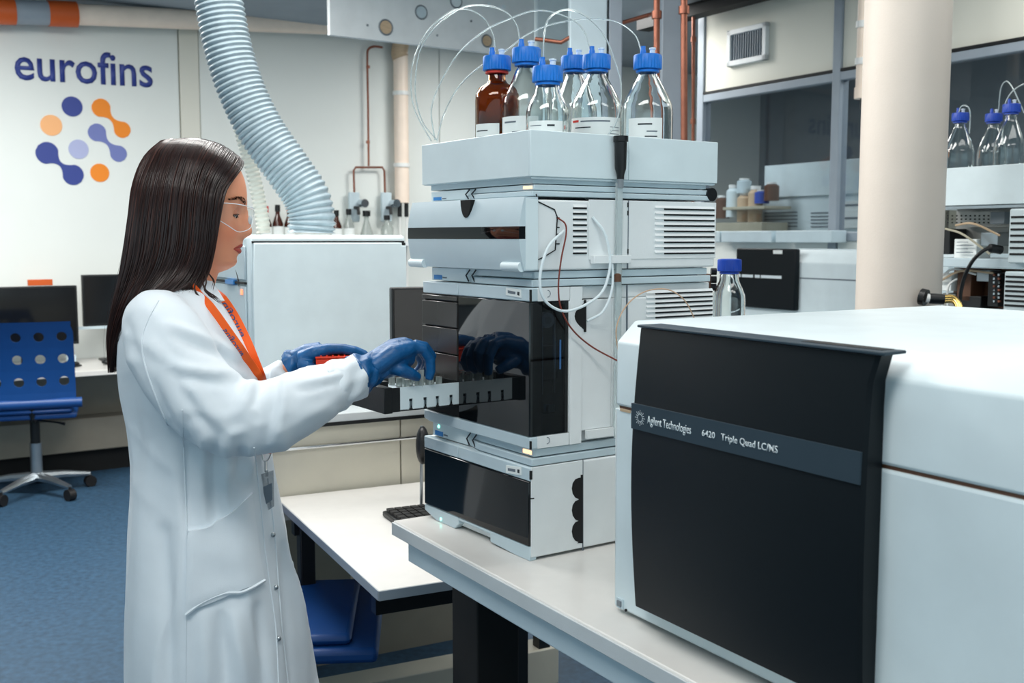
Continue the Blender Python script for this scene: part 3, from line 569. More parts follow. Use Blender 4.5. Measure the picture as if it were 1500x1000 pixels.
# door: front glossy dark glass, side smoked window
B('door_front',MB().box(-.001,.005,.001,sx-.001,zd0,zd1),'glass_black',m2,bevel=.001)
B('door_side',MB().box(.005,wx,.0,.004,zd0,zd1),'smoked_glass',m2)
B('door_edge',MB().box(.0,.024,.0,.012,zd0,zd1),'glass_black',m2,bevel=.001); B('door_edge',MB().box(wx-.006,wx,-.0005,.006,zd0,zd1),'black_plastic',m2)
B('cavity',MB().box(.006,.169,.165,.18,zd0,zd1).box(.165,.169,.0045,.18,zd0,zd1).box(.006,.169,.0045,.18,zd0,zd0+.003).box(.006,.169,.0045,.18,zd1-.003,zd1),'black_plastic',m2)
for xx,yy,rr_ in ((.022,.03,.0025),(.055,.045,.003),(.085,.05,.003),(.125,.05,.003)):
    B('guide_rod',MB().cyl((xx,yy,zd0+.06),(xx,yy,zd1-.03),rr_,10),'chrome',m2,smooth=True)
B('robot_head',MB().box(.06,.10,.055,.09,zd0+.08,zd1-.08),'black_plastic',m2,bevel=.006); B('pulley',MB().cyl((.05,.02,zd1-.032),(.05,.032,zd1-.032),.013,24),'trim_grey',m2,smooth=True); B('pulley_hub',MB().cyl((.05,.018,zd1-.032),(.05,.021,zd1-.032),.006,16),'dim_grey',m2,smooth=True)
B('needle_holder',MB().box(.05,.075,.03,.05,zd0+.028,zd0+.045),'chrome',m2,bevel=.003); B('added_glow_strip',MB().box(.034,.037,.05,.053,zd0+.11,zd0+.155),'glow_blue',m2); B('added_glow_strip',MB().box(.094,.096,.045,.047,zd0+.10,zd0+.15),'glow_blue',m2)  # blue glowing strips added to give the rods their blue-lit highlights
# four closed dark drawers
dr=[443.5]; 
zr=[zd1]+[F(671.6,y)[1]-z2 for y in (442.6,481.6,520.6)]+[F(671.6,559)[1]-z2]
for i in range(4): B('drawer_front',MB().box(-.003,.013,sx+.001,SW-.001,zr[i+1]+.0012,zr[i]-.0012),'drawer_dark',m2,bevel=.0012)
B('drawer_bay',MB().box(.004,.015,sx+.001,SW-.001,zd0,zd1-.001),'black_matt',m2)
# opened drawer
yd=sx+.001; xo=FS.hit(566,600,'y',yd).x; zdb=FS.hit(671,594,'y',yd).z-z2; zdt=FS.hit(671,560,'y',yd).z-z2; xw=FS.hit(586,590,'y',yd).x
dw=B('opened_drawer',MB().box(xo,.03,yd,SW-.002,zdb,zdb+.004).box(xo,.03,SW-.005,SW-.002,zdb,zdt),'black_plastic',m2,bevel=.0008)
B('drawer_face',MB().box(xo-.004,xo+.012,yd-.001,SW+.004,zdb-.002,zdt+.001),'black_plastic',dw,bevel=.001); B('side_front',MB().box(xo,xw,yd-.0005,yd+.003,zdb,zdt),'black_plastic',dw)
sp_=MB(); cuts=[FS.hit(x_,590,'y',yd).x for x_ in (602,623,641,661)]; edges=[xw]
for c_ in cuts: edges+= [c_-.0035,c_+.0035]
edges.append(.03)
for i in range(0,len(edges),2): sp_.box(edges[i],edges[i+1],yd,yd+.0025,zdb+.002,zdt)
for c_ in cuts: sp_.box(c_-.0035,c_+.0035,yd,yd+.0025,zdt-.021,zdt)
B('side_wall',sp_,'plastic_white',dw)
for c_ in cuts: B('slot_pin',MB().cyl((c_,yd+.008,zdb+.004),(c_,yd+.008,zdt-.018),.003,8),'plastic_grey',dw); B('slot_cap',MB().box(c_-.0045,c_+.0045,yd+.003,yd+.012,zdt-.026,zdt-.021),'print_dark',dw)
B('tray_insert',MB().box(xo+.03,.0,yd+.02,SW-.02,zdb+.004,zdt-.008),'plastic_grey',dw,bevel=.002)
B('inner_lip',MB().box(xo+.012,xo+.03,yd+.05,SW-.01,zdt-.006,zdt+.005),'black_plastic',dw)
for i in range(4):
    for j in range(3): B('vial',MB().cyl((-.02-.022*i,yd+.035+.028*j,zdt-.008),(-.02-.022*i,yd+.035+.028*j,zdt+.008),.006,10),'clear_far',dw,smooth=True)
# side openings
hp=[(855,439),(858,439),(858,486),(855,486),(855,482)]+[(855-14*math.sin(math.pi*k/8)**.8,482-38*k/8) for k in range(9)]
sfeat('grip_opening',hp,'black_matt',m2,.0018).location=(0,0,-z2)
tg=[tagplate(m2,742,421)]
for o_ in m2.children:
    if o_.name.startswith(('name_plate','plate_')): o_.location=(0,0,-z2)
def sidep(parent,z0): # shift children authored in stack frame
    pass
for nm,poly,mm in (('bracket_bar',[(857,630),(898,625),(898,637),(857,642)],'paint_white'),('hinge',[(775.5,646),(778,646),(778,658),(775.5,658)],'black_line'),('hinge',[(775.5,424),(778,424),(778,442),(775.5,442)],'black_line'),('seam',[(917,417),(918.5,417),(918.5,620),(917,620)],'print_grey')):
    sfeat(nm,poly,mm,m2,.006 if nm=='bracket_bar' else .0022).location=(0,0,-z2)
for px_,py_ in ((802,430),(801,645)):
    screw(m2,px_,py_); 
for o_ in m2.children:
    if o_.name.startswith('screw_mark'): o_.location=(0,0,-z2)
def vents(parent,xa_,xb_,ya,yb,n,z0,yo=0):
    for k in range(n):
        t_=k/(n-1); y_=ya+(yb-ya)*t_; x,z=S((xa_+xb_)/2,y_); h=.0026
        p=S(xa_,y_); q_=S(xb_,y_); zc_=z
        B('vent_slot',MB().box(p[0]+(.022 if xb_>900 else 0),q_[0],yo-.0014,yo,zc_-z0-h/2,zc_-z0+h/2),'black_line',parent); B('louvre',MB().prism([(yo-.0026,zc_-z0+h/2+.0006),(yo,zc_-z0+h/2),(yo,zc_-z0+h/2+.005)],'x',p[0],q_[0]),'paint_white',parent)
vents(m2,946,1043,429,470,7,z2)
# --- slab between sampler and pump
z4=F(777,400)[1]
slab(z3+.001,z4-.0+.003,'thin grey slab with blue badge between sampler and pump modules','b')
z4+=.004
# --- pump
z5=F(779,288)[1]
m3=thing('pump_module','white pump module with black band across its bowed front','instrument',FS.w(0,0,z4),FS.deg); H=z5-z4
B('housing',MB().box(.01,SD,.0,SW,0.0,H-.004),'paint_white',m3,bevel=.003); B('rear_cover',MB().box(S(862,300)[0],SD+.001,-.0015,.0,.016,H-.002),'paint_white',m3,bevel=.001)
def bow(y0,y1,za,zb2,m,nm,xoff=0,th_=.03):
    mb=MB(); R=[]
    for k in range(9):
        t_=k/8; z=za+(zb2-za)*t_; zz_=z/H; x=-.014-.010*(1-(2*zz_-1)**2)+xoff; R.append([(x,y0,z),(x,y1,z),(.012,y1,z),(.012,y0,z)])
    mb.rings(R); return B(nm,mb,m,m3,smooth=True)
zs0,zs1=zz_b=F(779,350,-.02)[1]-z4,F(779,331,-.02)[1]-z4
bow(-.004,SW+.012,0,zs0,'plastic_grey','front_cover_lower'); bow(-.004,SW+.012,zs1,H,'plastic_grey','front_cover_upper'); bow(-.0035,SW+.0115,zs0,zs1,'glass_black','black_band',-.0005)
ny,nz_=F(688,288,-.015); nn=[(ny+.0165*math.cos(math.pi+math.pi*k/10),H-.001-.0-(.030*math.sin(math.pi*k/10))) for k in range(11)]
B('finger_notch',MB().prism(nn,'x',-.0235,-.010),'black_matt',m3)
for yy in (F(624,384)[0],F(763,394)[0]): B('hinge_pin',MB().cyl((-.016,yy-.026,.006),(-.016,yy+.026,.006),.008,16),'plastic_white',m3,smooth=True)
P_=[(785,284),(787,295),(812,307),(816,318),(813,366),(795,377),(786,381),(783,394)]
B('cover_outline',MB().tube([(S(*p)[0],-.0008,S(*p)[1]-z4) for p in P_],.0011,6),'black_line',m3)
for py_ in (319,333,343,357): B('outline_tick',MB().box(S(815,py_)[0],S(819,py_)[0],-.0014,0,S(815,py_)[1]-z4-.001,S(815,py_)[1]-z4+.001),'black_line',m3)
B('curved_cheek',MB().prism([(-.012,0.002),(.012,.002),(.012,H-.004),(-.012,H-.002)],'y',-.0045,.0),'plastic_white',m3)
vents(m3,839,859,305,371,9,z4); vents(m3,958,1045,307,371,9,z4,-.0015)
B('seam',MB().box(S(919,300)[0],S(920.2,300)[0],-.002,.0,.0,H-.002),'print_grey',m3)
for py_ in (300,312,368): B('hinge_pin_slot',MB().box(S(918,py_)[0],S(919.5,py_)[0],-.0025,.0,S(918,py_)[1]-z4-.004,S(918,py_)[1]-z4+.004),'black_line',m3)
bb=S(864,374); b3=S(918,372); B('clip_bar',MB().box(bb[0],b3[0],-.012,-.001,S(864,386)[1]-z4,S(864,374)[1]-z4),'paint_white',m3,bevel=.001)
# --- slab, and tray
z6=F(775,268)[1]; z7=F(773,190)[1]
slab(z5+.001,z6-.001,'thin grey slab with blue badge right under the bottle tray','b','o')
tr_=thing('bottle_tray','large white open tray on top of the stack holding solvent bottles','tray',FS.w(0,0,z6),FS.deg); H=z7-z6
cut=S(921,230)[0]
zl_=F(776,258)[1]-z6
R=[[(x0+.0,y0,z) for x0,y0 in ((0,0),(cut,0),(cut+.004,0),(SD+.004,0),(SD+.004,SW),(0,SW))] for z in (zl_,H)]
tb_=MB(); t_=.004
for (x0_,x1_,y0_,y1_) in ((0,cut-.0006,0,t_),(cut+.0006,SD+.004,0,t_),(0,t_,t_,SW),(SD,SD+.004,t_,SW),(t_,SD,SW-t_,SW)): tb_.box(x0_,x1_,y0_,y1_,zl_,H)
B('tray_wall',tb_,'plastic_white',tr_,bevel=.0012); B('tray_floor',MB().box(.003,SD,.003,SW-.003,zl_-.001,zl_+.005),'plastic_grey',tr_)
B('underside',MB().prism([(.002,.002),(SD,.002),(SD-.02,.02),(.02,.02)],'z',zl_-.004,zl_).box(.012,SD-.014,.010,SW-.012,.0,zl_),'plastic_grey',tr_,bevel=.001)
B('rear_knob',MB().cyl((SD-.006,.02,zl_-.02),(SD-.006,.002,zl_-.02),.012,16),'black_plastic',tr_,smooth=True)
TF=.9+z6+zl_+.006                                     # tray floor height in world
# --- black holder clipped on the tray and the clear strip down the side
hx_,_=S(903,230); bh_=thing('tube_holder','black pen-shaped tube holder clipped to the tray side','holder',FS.w(hx_,-.011,S(903,265)[1]),FS.deg)
hh=S(903,200)[1]-S(903,265)[1]
B('barrel',MB().lathe([(.002,0),(.006,.003),(.0065,.010),(.0095,.02),(.0105,hh-.01),(.0125,hh-.009),(.0125,hh),(.0,hh)],n=20,cap=True),'black_plastic',bh_,smooth=True); B('nozzle',MB().cyl((0,0,-.012),(0,0,.004),.0055,12),'dim_grey',bh_,smooth=True)
B('drain_tube',MB().box(hx_-.005,hx_+.006,-.010,-.004,.19,S(903,268)[1]),'tube_clear',label='flat clear drain strip running down the side of the stack',cat='tube').matrix_world=Matrix.Translation(FS.o)@Matrix.Rotation(FS.a,4,'Z')
sx_,sz_=S(898,407); B('tube_fitting',MB().lathe([(.0,-.006),(.006,-.006),(.006,.006),(.003,.008),(.0,.008)],(0,0,0),12),'brown_dark',smooth=True,label='small brown fitting on the clear strip between pump and sampler',cat='fitting').location=FS.w(sx_,-.012,sz_)
# ------------------------------------------------------------------ solvent bottles
def bottle_proto(name,label,cat,group,r,h,capm='blue_cap',body='clear_glass',amber=False,liquid=0,tall=None):
    t=thing(name,label,cat,(0,0,0),0,group); rc=.0262
    zc0=h-.036; nr_=.0165
    sh=[(.001,0),(r*.9,0),(r,.006),(r,h*.53),(r*.97,h*.58),(r*.82,h*.65),(r*.6,h*.73),(nr_*1.25,h*.79),(nr_,h*.82),(nr_,h-.012)]
    if amber: sh=[(.001,0),(r*.9,0),(r,.006),(r,h*.62),(r*.97,h*.67),(r*.82,h*.72),(r*.5,h*.755),(nr_,h*.78),(nr_,h-.012)]
    inn=[(max(a_-.0028,.0005),max(b2,.004)) for a_,b2 in sh[::-1]]
    B('body',MB().lathe(sh+inn,n=40),body,t,smooth=True)
    # ribbed cap
    n=60; R=[]
    for rr,z in ((rc-.002,zc0),(rc,zc0+.001),(rc,zc0+.024),(rc-.0015,zc0+.0265),(rc-.008,zc0+.0275)):
        R.append([((rr-(.0012 if (j%2 and zc0+.0005<z<zc0+.026) else 0))*math.cos(2*math.pi*j/n),(rr-(.0012 if (j%2 and zc0+.0005<z<zc0+.026) else 0))*math.sin(2*math.pi*j/n),z) for j in range(n)])
    B('cap',MB().rings(R),capm,t,smooth=True); B('pour_ring',MB().lathe([(nr_,zc0-.006),(nr_+.005,zc0-.005),(nr_+.005,zc0-.001),(nr_,zc0)],n=30),'print_red' if amber else capm,t,smooth=True)
    pl=B('port',MB().lathe([(.0055,zc0+.0275),(.0055,zc0+.034),(.0045,zc0+.036),(.0045,zc0+.042),(.001,zc0+.042)],(-.009,-.003,0),14),capm,t,smooth=True)
    B('plug',MB().lathe([(.005,zc0+.0275),(.005,zc0+.036),(0.0062,zc0+.037),(.0062,zc0+.040),(.001,zc0+.041)],(.009,.002,0),14),'print_white',t,smooth=True)
    if liquid: B('liquid',MB().lathe([(.001,.0045),(r-.0034,.0045),(r-.0034,liquid),(.001,liquid)],n=32,cap=True),'water',t,smooth=True)
    return t
def label_patch(t,r,a0,a1,z0,z1,lines,red=False):
    n=14; mb=MB(); mb.rings([[((r+.0008)*math.cos(a0+(a1-a0)*k/n),(r+.0008)*math.sin(a0+(a1-a0)*k/n),z) for k in range(n+1)] for z in (z0,z1)],closed=False); l=B('label',mb,'label_paper',t,smooth=True)
    def seg(f0,f1,zf,hh,m,nm='print_line'):
        mb=MB(); k=6; mb.rings([[((r+.0012)*math.cos(a0+(a1-a0)*(f0+(f1-f0)*q/k)),(r+.0012)*math.sin(a0+(a1-a0)*(f0+(f1-f0)*q/k)),z) for q in range(k+1)] for z in (z0+(z1-z0)*zf,z0+(z1-z0)*zf+hh)],closed=False); B(nm,mb,m,l)
    for f0,f1,zf,hh,m in lines: seg(f0,f1,zf,hh,m)
    return l
BT=[ # px, Y, r, cap top px y, kind,label
 (728,2.02,.041,82,'amber','amber brown solvent bottle with red ring, leftmost on the tray'),
 (771,1.965,.044,70,'c','tall clear solvent bottle directly right of the amber one'),
 (802,1.85,.037,97,'s','short clear bottle standing in front, nearest the tray corner'),
 (841,2.12,.045,82,'c','clear bottle at the back, mostly hidden behind the red-labelled one'),
 (873.5,2.015,.0485,80,'r','large clear bottle with a wide label carrying a red mark'),
 (948,2.0,.0475,80,'c2','large clear bottle standing alone at the right end of the tray')]
for i,(px,Y,r,cy,kd,lb) in enumerate(BT):
    P=at(px,150,Y); top=at(px,cy,Y).z; h=top-TF+.0085
    t=bottle_proto('solvent_bottle',lb,'bottle','solvent bottles on the stack tray',r,h,body='amber_glass' if kd=='amber' else 'clear_glass',amber=kd=='amber',liquid={'amber':0,'c':.03,'s':.02,'r':.05,'c2':.07}[kd])
    t.location=(P.x,Y,TF)
    aim=math.atan2(-Y,-P.x)
    if kd=='amber': label_patch(t,r,aim-1.2,aim+.1,.05,.105,[(.1,.6,.75,.002,'print_dark'),(.1,.5,.55,.002,'print_grey'),(.1,.7,.35,.0015,'print_grey')])
    if kd=='c' and px<800: label_patch(t,r,aim-1.3,aim+.45,.055,.112,[(.15,.5,.8,.003,'print_grey'),(.4,.6,.5,.002,'print_grey'),(.3,.9,.3,.0015,'print_grey')])
    if kd=='s': label_patch(t,r,aim-.95,aim+.75,.04,.092,[(.05,.4,.84,.0012,'print_grey'),(.55,.75,.82,.003,'print_dark'),(.05,.3,.62,.0012,'print_grey'),(.5,.85,.6,.002,'print_grey'),(.05,.35,.4,.0012,'print_grey'),(.6,.9,.25,.002,'print_dark')])
    if kd=='r': label_patch(t,r,aim-1.15,aim+1.1,.055,.115,[(.05,.2,.86,.004,'print_red'),(.24,.75,.86,.0025,'print_grey'),(.12,.42,.68,.002,'print_dark'),(.06,.25,.15,.0015,'print_grey'),(.75,.95,.7,.001,'print_grey'),(.75,.95,.6,.001,'print_grey'),(.75,.95,.5,.001,'print_grey'),(.75,.95,.4,.001,'print_grey')])
    if kd=='c2': label_patch(t,r,aim-.75,aim+.6,.062,.112,[(.3,.7,.75,.0028,'print_dark'),(.55,.85,.5,.002,'print_grey'),(.5,.85,.32,.002,'print_dark'),(.1,.35,.3,.001,'print_grey')])
    if kd=='r' or kd=='c' and px>800: t.rotation_euler=(0,0,0)
# tubing
def tubing(pts,r,m,label,Ys,name='solvent_tube',cat='tube'):
    n=len(pts); P=[at(p[0],p[1],Ys[0]+(Ys[1]-Ys[0])*i/(n-1)) for i,p in enumerate(pts)]
    return B(name,MB().tube(cr(P,7),r,8),m,smooth=True,world=True,label=label,cat=cat)
tubing([(725,76),(722,50),(706,24),(680,13),(655,20),(625,48),(606,88),(602,128),(609,165),(632,207)],.0013,'tube_clear','clear solvent tube arching from the amber bottle',(2.02,2.12))
tubing([(762,64),(757,37),(740,17),(710,8),(675,12),(640,38),(618,68),(610,100),(609,142),(620,180),(640,205)],.0013,'tube_clear','highest clear solvent tube, arching from the tall bottle beside the amber one',(1.96,2.1))
tubing([(796,90),(797,52),(805,26),(830,14),(858,24),(884,50),(900,88),(910,128),(903,178),(880,212),(864,250),(858,292)],.0013,'tube_clear','clear tube looping from the short front bottle and dropping over the tray side',(1.85,1.82))
tubing([(865,74),(856,47),(840,30),(810,18),(780,16),(745,28),(710,45),(672,78),(646,120),(632,160),(637,205)],.0013,'tube_clear','clear solvent tube arching left from the red-labelled bottle',(2.01,2.1))
tubing([(939,74),(930,51),(905,33),(870,27),(835,30),(800,38),(770,52),(740,75),(700,100),(670,130),(650,168),(640,207)],.0013,'tube_clear','longest clear tube sweeping left from the bottle standing alone',(2.0,2.1))
FSW=Matrix.Translation(FS.o)@Matrix.Rotation(FS.a,4,'Z')
def stube(pts,r,m,label,off=-.012):
    return B('capillary_tube',MB().tube(cr([(lambda s_:(s_[0],p[2] if len(p)>2 else off,s_[1]))(S(p[0],p[1],p[2] if len(p)>2 else off)) for p in pts],7),r,8),m,smooth=True,label=label,cat='tube')
for o_ in (stube([(826,338,-.004),(803,362),(791,405),(797,438),(822,455),(850,450),(880,430),(892,400),(893,372),(885,340),(868,318,-.004)],.0024,'print_white','white plastic tube looping over the pump side'),
           stube([(896,372,-.006),(897,420,-.014),(884,455,-.014),(860,470,-.006)],.0022,'print_white','short white tube curving beside the black grip opening'),
           stube([(817,319,-.002),(828,328),(829,345),(822,380),(818,420),(822,452),(838,482),(866,507),(904,528,-.03)],.0014,'tube_red','thin reddish capillary hanging from the pump towards the big instrument'),
           stube([(906,520,-.02),(903,480,-.03),(918,447,-.03),(945,427,-.03),(978,424,-.03),(1003,440,-.03),(1019,470,-.02)],.0011,'tube_tan','thin tan capillary arching behind the big instrument',)): o_.matrix_world=FSW
# ================================================================== BIG INSTRUMENT
MO=on_z(899,893,.9); FM=Fr(MO,31.05)
mh=lambda px,py,x=0:(lambda h:(h.y,h.z))(FM.hit(px,py,'x',x))
MD=.70; ML=1.25; ZT=.414
ms=fthing('mass_spectrometer','large white instrument with black front door in the right foreground','instrument',FM)
zs_=.294
def hull(y0,y1,za,zb2,ch):
    return [(0,za),(0,zb2-ch),(ch*1.1,zb2),(MD-.01,zb2),(MD,zb2-.01),(MD,za)]
mb=MB(); mb.prism([(x,z) for x,z in hull(0,0,.006,zs_-.002,0)],'y',-ML,0); B('lower_body',mb,'plastic_white',ms,bevel=.004)
mb=MB(); mb.prism(hull(0,0,zs_+.002,ZT,.028),'y',-ML,0); B('upper_body',mb,'plastic_white',ms,bevel=.004)
B('body_seam',MB().box(.004,MD-.01,-ML+.01,-.004,zs_-.004,zs_+.004),'brown_dark',ms)
B('foot_rail',MB().box(.03,MD-.03,-ML+.03,-.03,0,.008),'black_plastic',ms)
# door: bowed black panel
yl,zl2=mh(926,887,-.02); y_t,_=mh(932,473,-.02); yr,_=mh(1290,900,-.03)
dmb=MB(); R=[]; ys=[(-.043),(-.045),(-.047),(-.046)]
N=14
for k in range(N+1):
    t_=k/N; z=.036+(ZT-.002-.036)*t_
    yl_=-.0785-.005*t_**2+.006*math.sin(math.pi*t_); x=-.026-.006*math.sin(math.pi*t_)
    ye=-.465-(.009*max(0,(t_-.92)/.08))
    R.append([(x+.004,yl_,z),(x,yl_-.006,z),(x,ye+.004,z),(x+.004,ye,z),(.0,ye+.004,z),(.0,yl_,z)])
dmb.rings(R); door=B('door',dmb,'door_black',ms,smooth=True)
# top lip
B('door_lip',MB().prism([(-.029,-.084),(-.030,-.484),(.008,-.480),(.012,-.084)],'z',ZT-.001,ZT+.0025),'stripe_grey',ms,bevel=.001)
B('lip_slot',MB().box(-.016,.004,-.468,-.36,ZT+.0015,ZT+.0030),'black_line',ms)
y1_,z1_=mh(925,592,-.033); y2_,z2_=mh(1272,662,-.033); y3_,z3_=mh(925,628,-.033)
zsa,zsb=.5*(mh(925,628,-.033)[1]+mh(1272,712,-.033)[1]),.5*(mh(925,592,-.033)[1]+mh(1272,662,-.033)[1])
B('stripe',MB().box(-.0335,-.030,-.461,-.0795,zsa,zsb),'stripe_grey',door)
def mtxt(s,pxa,pya,pxb,pyb,hpx,bold=.002):
    a_=FM.hit(pxa,pya,'x',-.034); b2=FM.hit(pxb,pyb,'x',-.034); zb2=(a_.z+b2.z)/2; hh=FM.hit(pxa,pya-hpx,'x',-.034).z-a_.z
    place_text('lettering',s,a_.y-b2.y,hh,(-.0337,a_.y,zb2),(0,-1,0),(0,0,1),'print_white',door,bold=bold,depth=.0004)
mtxt('Agilent Technologies',948,621,1012,635,12); mtxt('6420',1028,638,1047,642,9); mtxt('Triple Quad LC/MS',1056,645,1139,663,10)
sb=MB(); c_=FM.hit(937.5,612,'x',-.034)
for k in range(16):
    a_=2*math.pi*k/16; 
    for r0_,r1_,w_ in ((.0045,.0062,.0007),(.0068,.0078,.0006),(.0083,.009 if k%2 else .0105,.0005)):
        ca,sa=math.cos(a_),math.sin(a_)
        sb.add([(-.0341,c_.y+r0_*ca-w_*sa,c_.z+r0_*sa+w_*ca),(-.0341,c_.y+r1_*ca-w_*sa*.6,c_.z+r1_*sa+w_*ca*.6),(-.0341,c_.y+r1_*ca+w_*sa*.6,c_.z+r1_*sa-w_*ca*.6),(-.0341,c_.y+r0_*ca+w_*sa,c_.z+r0_*sa-w_*ca)],[(0,1,2,3)])
B('starburst_mark',sb,'print_white',door)
yy_,zz_=mh(911,600); B('left_slot',MB().box(-.001,.0,mh(924,602)[0],mh(909,598)[0],zz_-.002,zz_+.002),'wood_pale',ms)
yy_,zz_=mh(909,883); B('power_switch',MB().box(-.002,.0,yy_-.008,yy_+.007,zz_-.007,zz_+.007),'plastic_grey',ms); B('switch_rocker',MB().box(-.004,-.002,yy_-.005,yy_+.004,zz_-.004,zz_+.004),'dim_grey',ms); B('reset_button',MB().cyl((-.002,yy_-.014,zz_-.006),(0,yy_-.014,zz_-.006),.002,10),'black_line',ms)
# bottle behind it
P=at(1068,420,2.35); t=bottle_proto('waste_bottle','clear empty bottle with blue cap standing between stack and big instrument','bottle',None,.036,.21,capm='blue_cap_dark'); zt_=at(1068,379,2.35).z; t.location=(P.x,2.35,zt_-.2015)
sbx=MB().box(-.05,.05,-.05,.05,.9,zt_-.2025); so=B('riser_block',sbx,'trim_grey',bevel=.003,label='grey block on the bench under the blue-capped bottle',cat='block'); so.location=(P.x,2.35,0)
for o_ in list(t.children):
    if o_.name.startswith(('port','plug')): bpy.data.objects.remove(o_)
q=np.array(at(1051,405,2.35)); tmb=MB().box(-.06,.01,-.01,.03,0,.03); vk=thing('valve_block','brown valve block with black knobs behind the stack','valve',(q[0]-.02,2.37,q[2]-.03))
B('block',MB().box(-.05,.01,0,.03,0,.035),'brown_dark',vk,bevel=.002)
for zz_ in (.005,.022,.04): B('knob',MB().cyl((.012,.015,zz_),(.024,.015,zz_),.008,12),'black_plastic',vk,smooth=True)
B('stem',MB().box(-.02,-.01,.01,.02,-(q[2]-.03-.9),0),'steel',vk)
exec_rest=True
# ================================================================== RIGHT BACKGROUND
# second instrument far behind
FF=Fr(at(1083,448,5.4),31); 
fh=lambda px,py,x=0:(lambda h:(h.y,h.z))(FF.hit(px,py,'x',x))
zl3=fh(1083,462)[1]; t=fthing('mass_spectrometer','smaller-looking white instrument with black door in front of the partition','instrument',FF)
yr2=fh(1300,400)[0]-.3; yd2=fh(1172,400)[0]; zt3=fh(1100,365)[1]
B('body',MB().prism([(0,zl3),(0,zt3-.06),(.05,zt3),(.5,zt3),(.5,zl3)],'y',yr2,.05),'plastic_white',t,bevel=.006)
B('door',MB().box(-.03,0,yd2,0.0,fh(1083,448)[1],zt3+.005),'door_black',t,bevel=.008); B('door_label',MB().box(-.034,-.031,fh(1153,370)[0],fh(1140,370)[0],zt3-.02,zt3-.002),'label_paper',t)
zq=fh(1090,403)[1]; 
for a_,b2 in ((1086,1092),(1094,1110),(1113,1120),(1122,1152)): B('print_line',MB().box(-.0335,-.031,fh(b2,403)[0],fh(a_,402)[0],zq-.008,zq+.006),'print_white',t)
B('body_seam',MB().box(-.001,.0,yr2,yd2,fh(1200,408)[1]-.004,fh(1200,408)[1]+.002),'print_grey',t)
zw=t.location.z+zl3
bb=B('far_bench',MB().box(-.1,.55,yr2-.3,.3,0,zw-.001),'bench_apron',bevel=.004,label='pale counter under the far white instrument',cat='bench'); bb.location=(FF.o.x,FF.o.y,0); bb.rotation_euler=(0,0,FF.a)
# white boxes above it on partition sill: low wide box fronts
for a_,b2 in ((1047,1058),(1060,1134),(1140,1222)):
    p1_=ph(a_,345,-.12); p2_=ph(b2,345,-.12)
    bx=B('sill_box',MB().box(-.14,-.025,p2_.y,p1_.y,ph(1130,355,-.12).z,ph(1130,338,-.12).z),'plastic_grey',bevel=.004,label={1047:'short white box at the left end of the partition sill',1060:'long white box in the middle of the partition sill',1140:'long white box at the right end of the partition sill'}[a_],cat='box',group='white boxes on the partition sill'); bx.matrix_world=Matrix.Translation(FP.o)@Matrix.Rotation(FP.a,4,'Z')
PWM=Matrix.Translation(FP.o)@Matrix.Rotation(FP.a,4,'Z')
# stack seen through the glass
def ghit(px,py,x=.75): h=FP.hit(px,py,'x',x); return h.y,h.z
t=fthing('instrument_stack','white instrument stack seen through the partition glass','instrument',FP)
ya,zA=ghit(1120,243); yb,zB=ghit(1275,283); B('tray',MB().box(.75,1.15,yb,ya,zB,zA),'plastic_white',t,bevel=.004)
ya,zA=ghit(1112,289); yb,zB=ghit(1275,345); B('housing',MB().box(.77,1.15,yb,ya,.9,zA),'plastic_white',t,bevel=.004)
for k in range(5):
    for xa_,xb_ in ((1118,1165),(1185,1218)):
        y1q,zq=ghit(xa_,311+k*5); y2q,_=ghit(xb_,311+k*5); B('vent_slot',MB().box(.765,.77,y2q,y1q,zq-.008,zq),'print_grey',t)
B('notice_sheet',MB().box(.755,.765,ghit(1262,310)[0],ghit(1229,310)[0],ghit(1240,334)[1],ghit(1240,294)[1]),'label_paper',t)
for yy in (299,318): B('print_line',MB().box(.752,.755,ghit(1259,yy)[0],ghit(1232,yy)[0],ghit(1240,yy+3)[1],ghit(1240,yy)[1]),'print_grey',t)
cnt=B('next_room_counter',MB().box(.5,1.6,-2.6,.9,.85,.9),'dim_grey',label='grey counter in the room behind the glass',cat='counter'); cnt.matrix_world=PWM
for i,(px,py,h,m,lb) in enumerate(((1058,320,.16,'brown_dark','small brown jar'),(1074,318,.22,'plastic_white','white tub'),(1090,325,.2,'wood_pale','tan bottle'),(1106,325,.24,'wood_pale','taller tan bottle'),(1116,298,.09,'blue_cap_dark','small blue jar'),(1130,294,.12,'brown_dark','dark brown cup'),(1090,283,.1,'plastic_grey','grey beaker'))):
    y_,z_=ghit(px,py,.62); o_=thing('lab_jar',lb+' on the rack behind the glass','jar',FP.w(.62,y_,z_),0,'jars behind the glass')
    B('body',MB().lathe([(.001,0),(.05,0),(.05,h*.8),(.03,h*.9)],n=14,cap=True),m,o_,smooth=True); B('lid',MB().lathe([(.034,h*.9),(.034,h),(.001,h)],n=14,cap=True),'clip_white',o_,smooth=True)
rk=B('jar_rack',MB().box(.5,.74,ghit(1135,330,.62)[0],ghit(1050,330,.62)[0],.9,ghit(1090,326,.62)[1]-.001).box(.5,.74,ghit(1140,303,.62)[0],ghit(1078,303,.62)[0],ghit(1100,303,.62)[1]-.02,ghit(1100,303,.62)[1]),'dim_beige',bevel=.003,label='beige rack with jars behind the partition glass',cat='rack'); rk.matrix_world=PWM
y_,z_=ghit(1255,232,.5); o_=thing('spray_bottle','orange and grey squeeze bottle lying on the tray behind the glass','bottle',FP.w(.9,y_,ghit(1255,240)[1]+.05),31)
B('body',MB().tube([(0,-.12,.0),(0,0,.05),(0,.08,.08)],[.05,.05,.02],14),'logo_orange',o_,smooth=True); B('wrap',MB().tube([(0,.02,.055),(0,.1,.02),(0,.16,-.02)],[.045,.05,.03],14),'plastic_grey',o_,smooth=True)
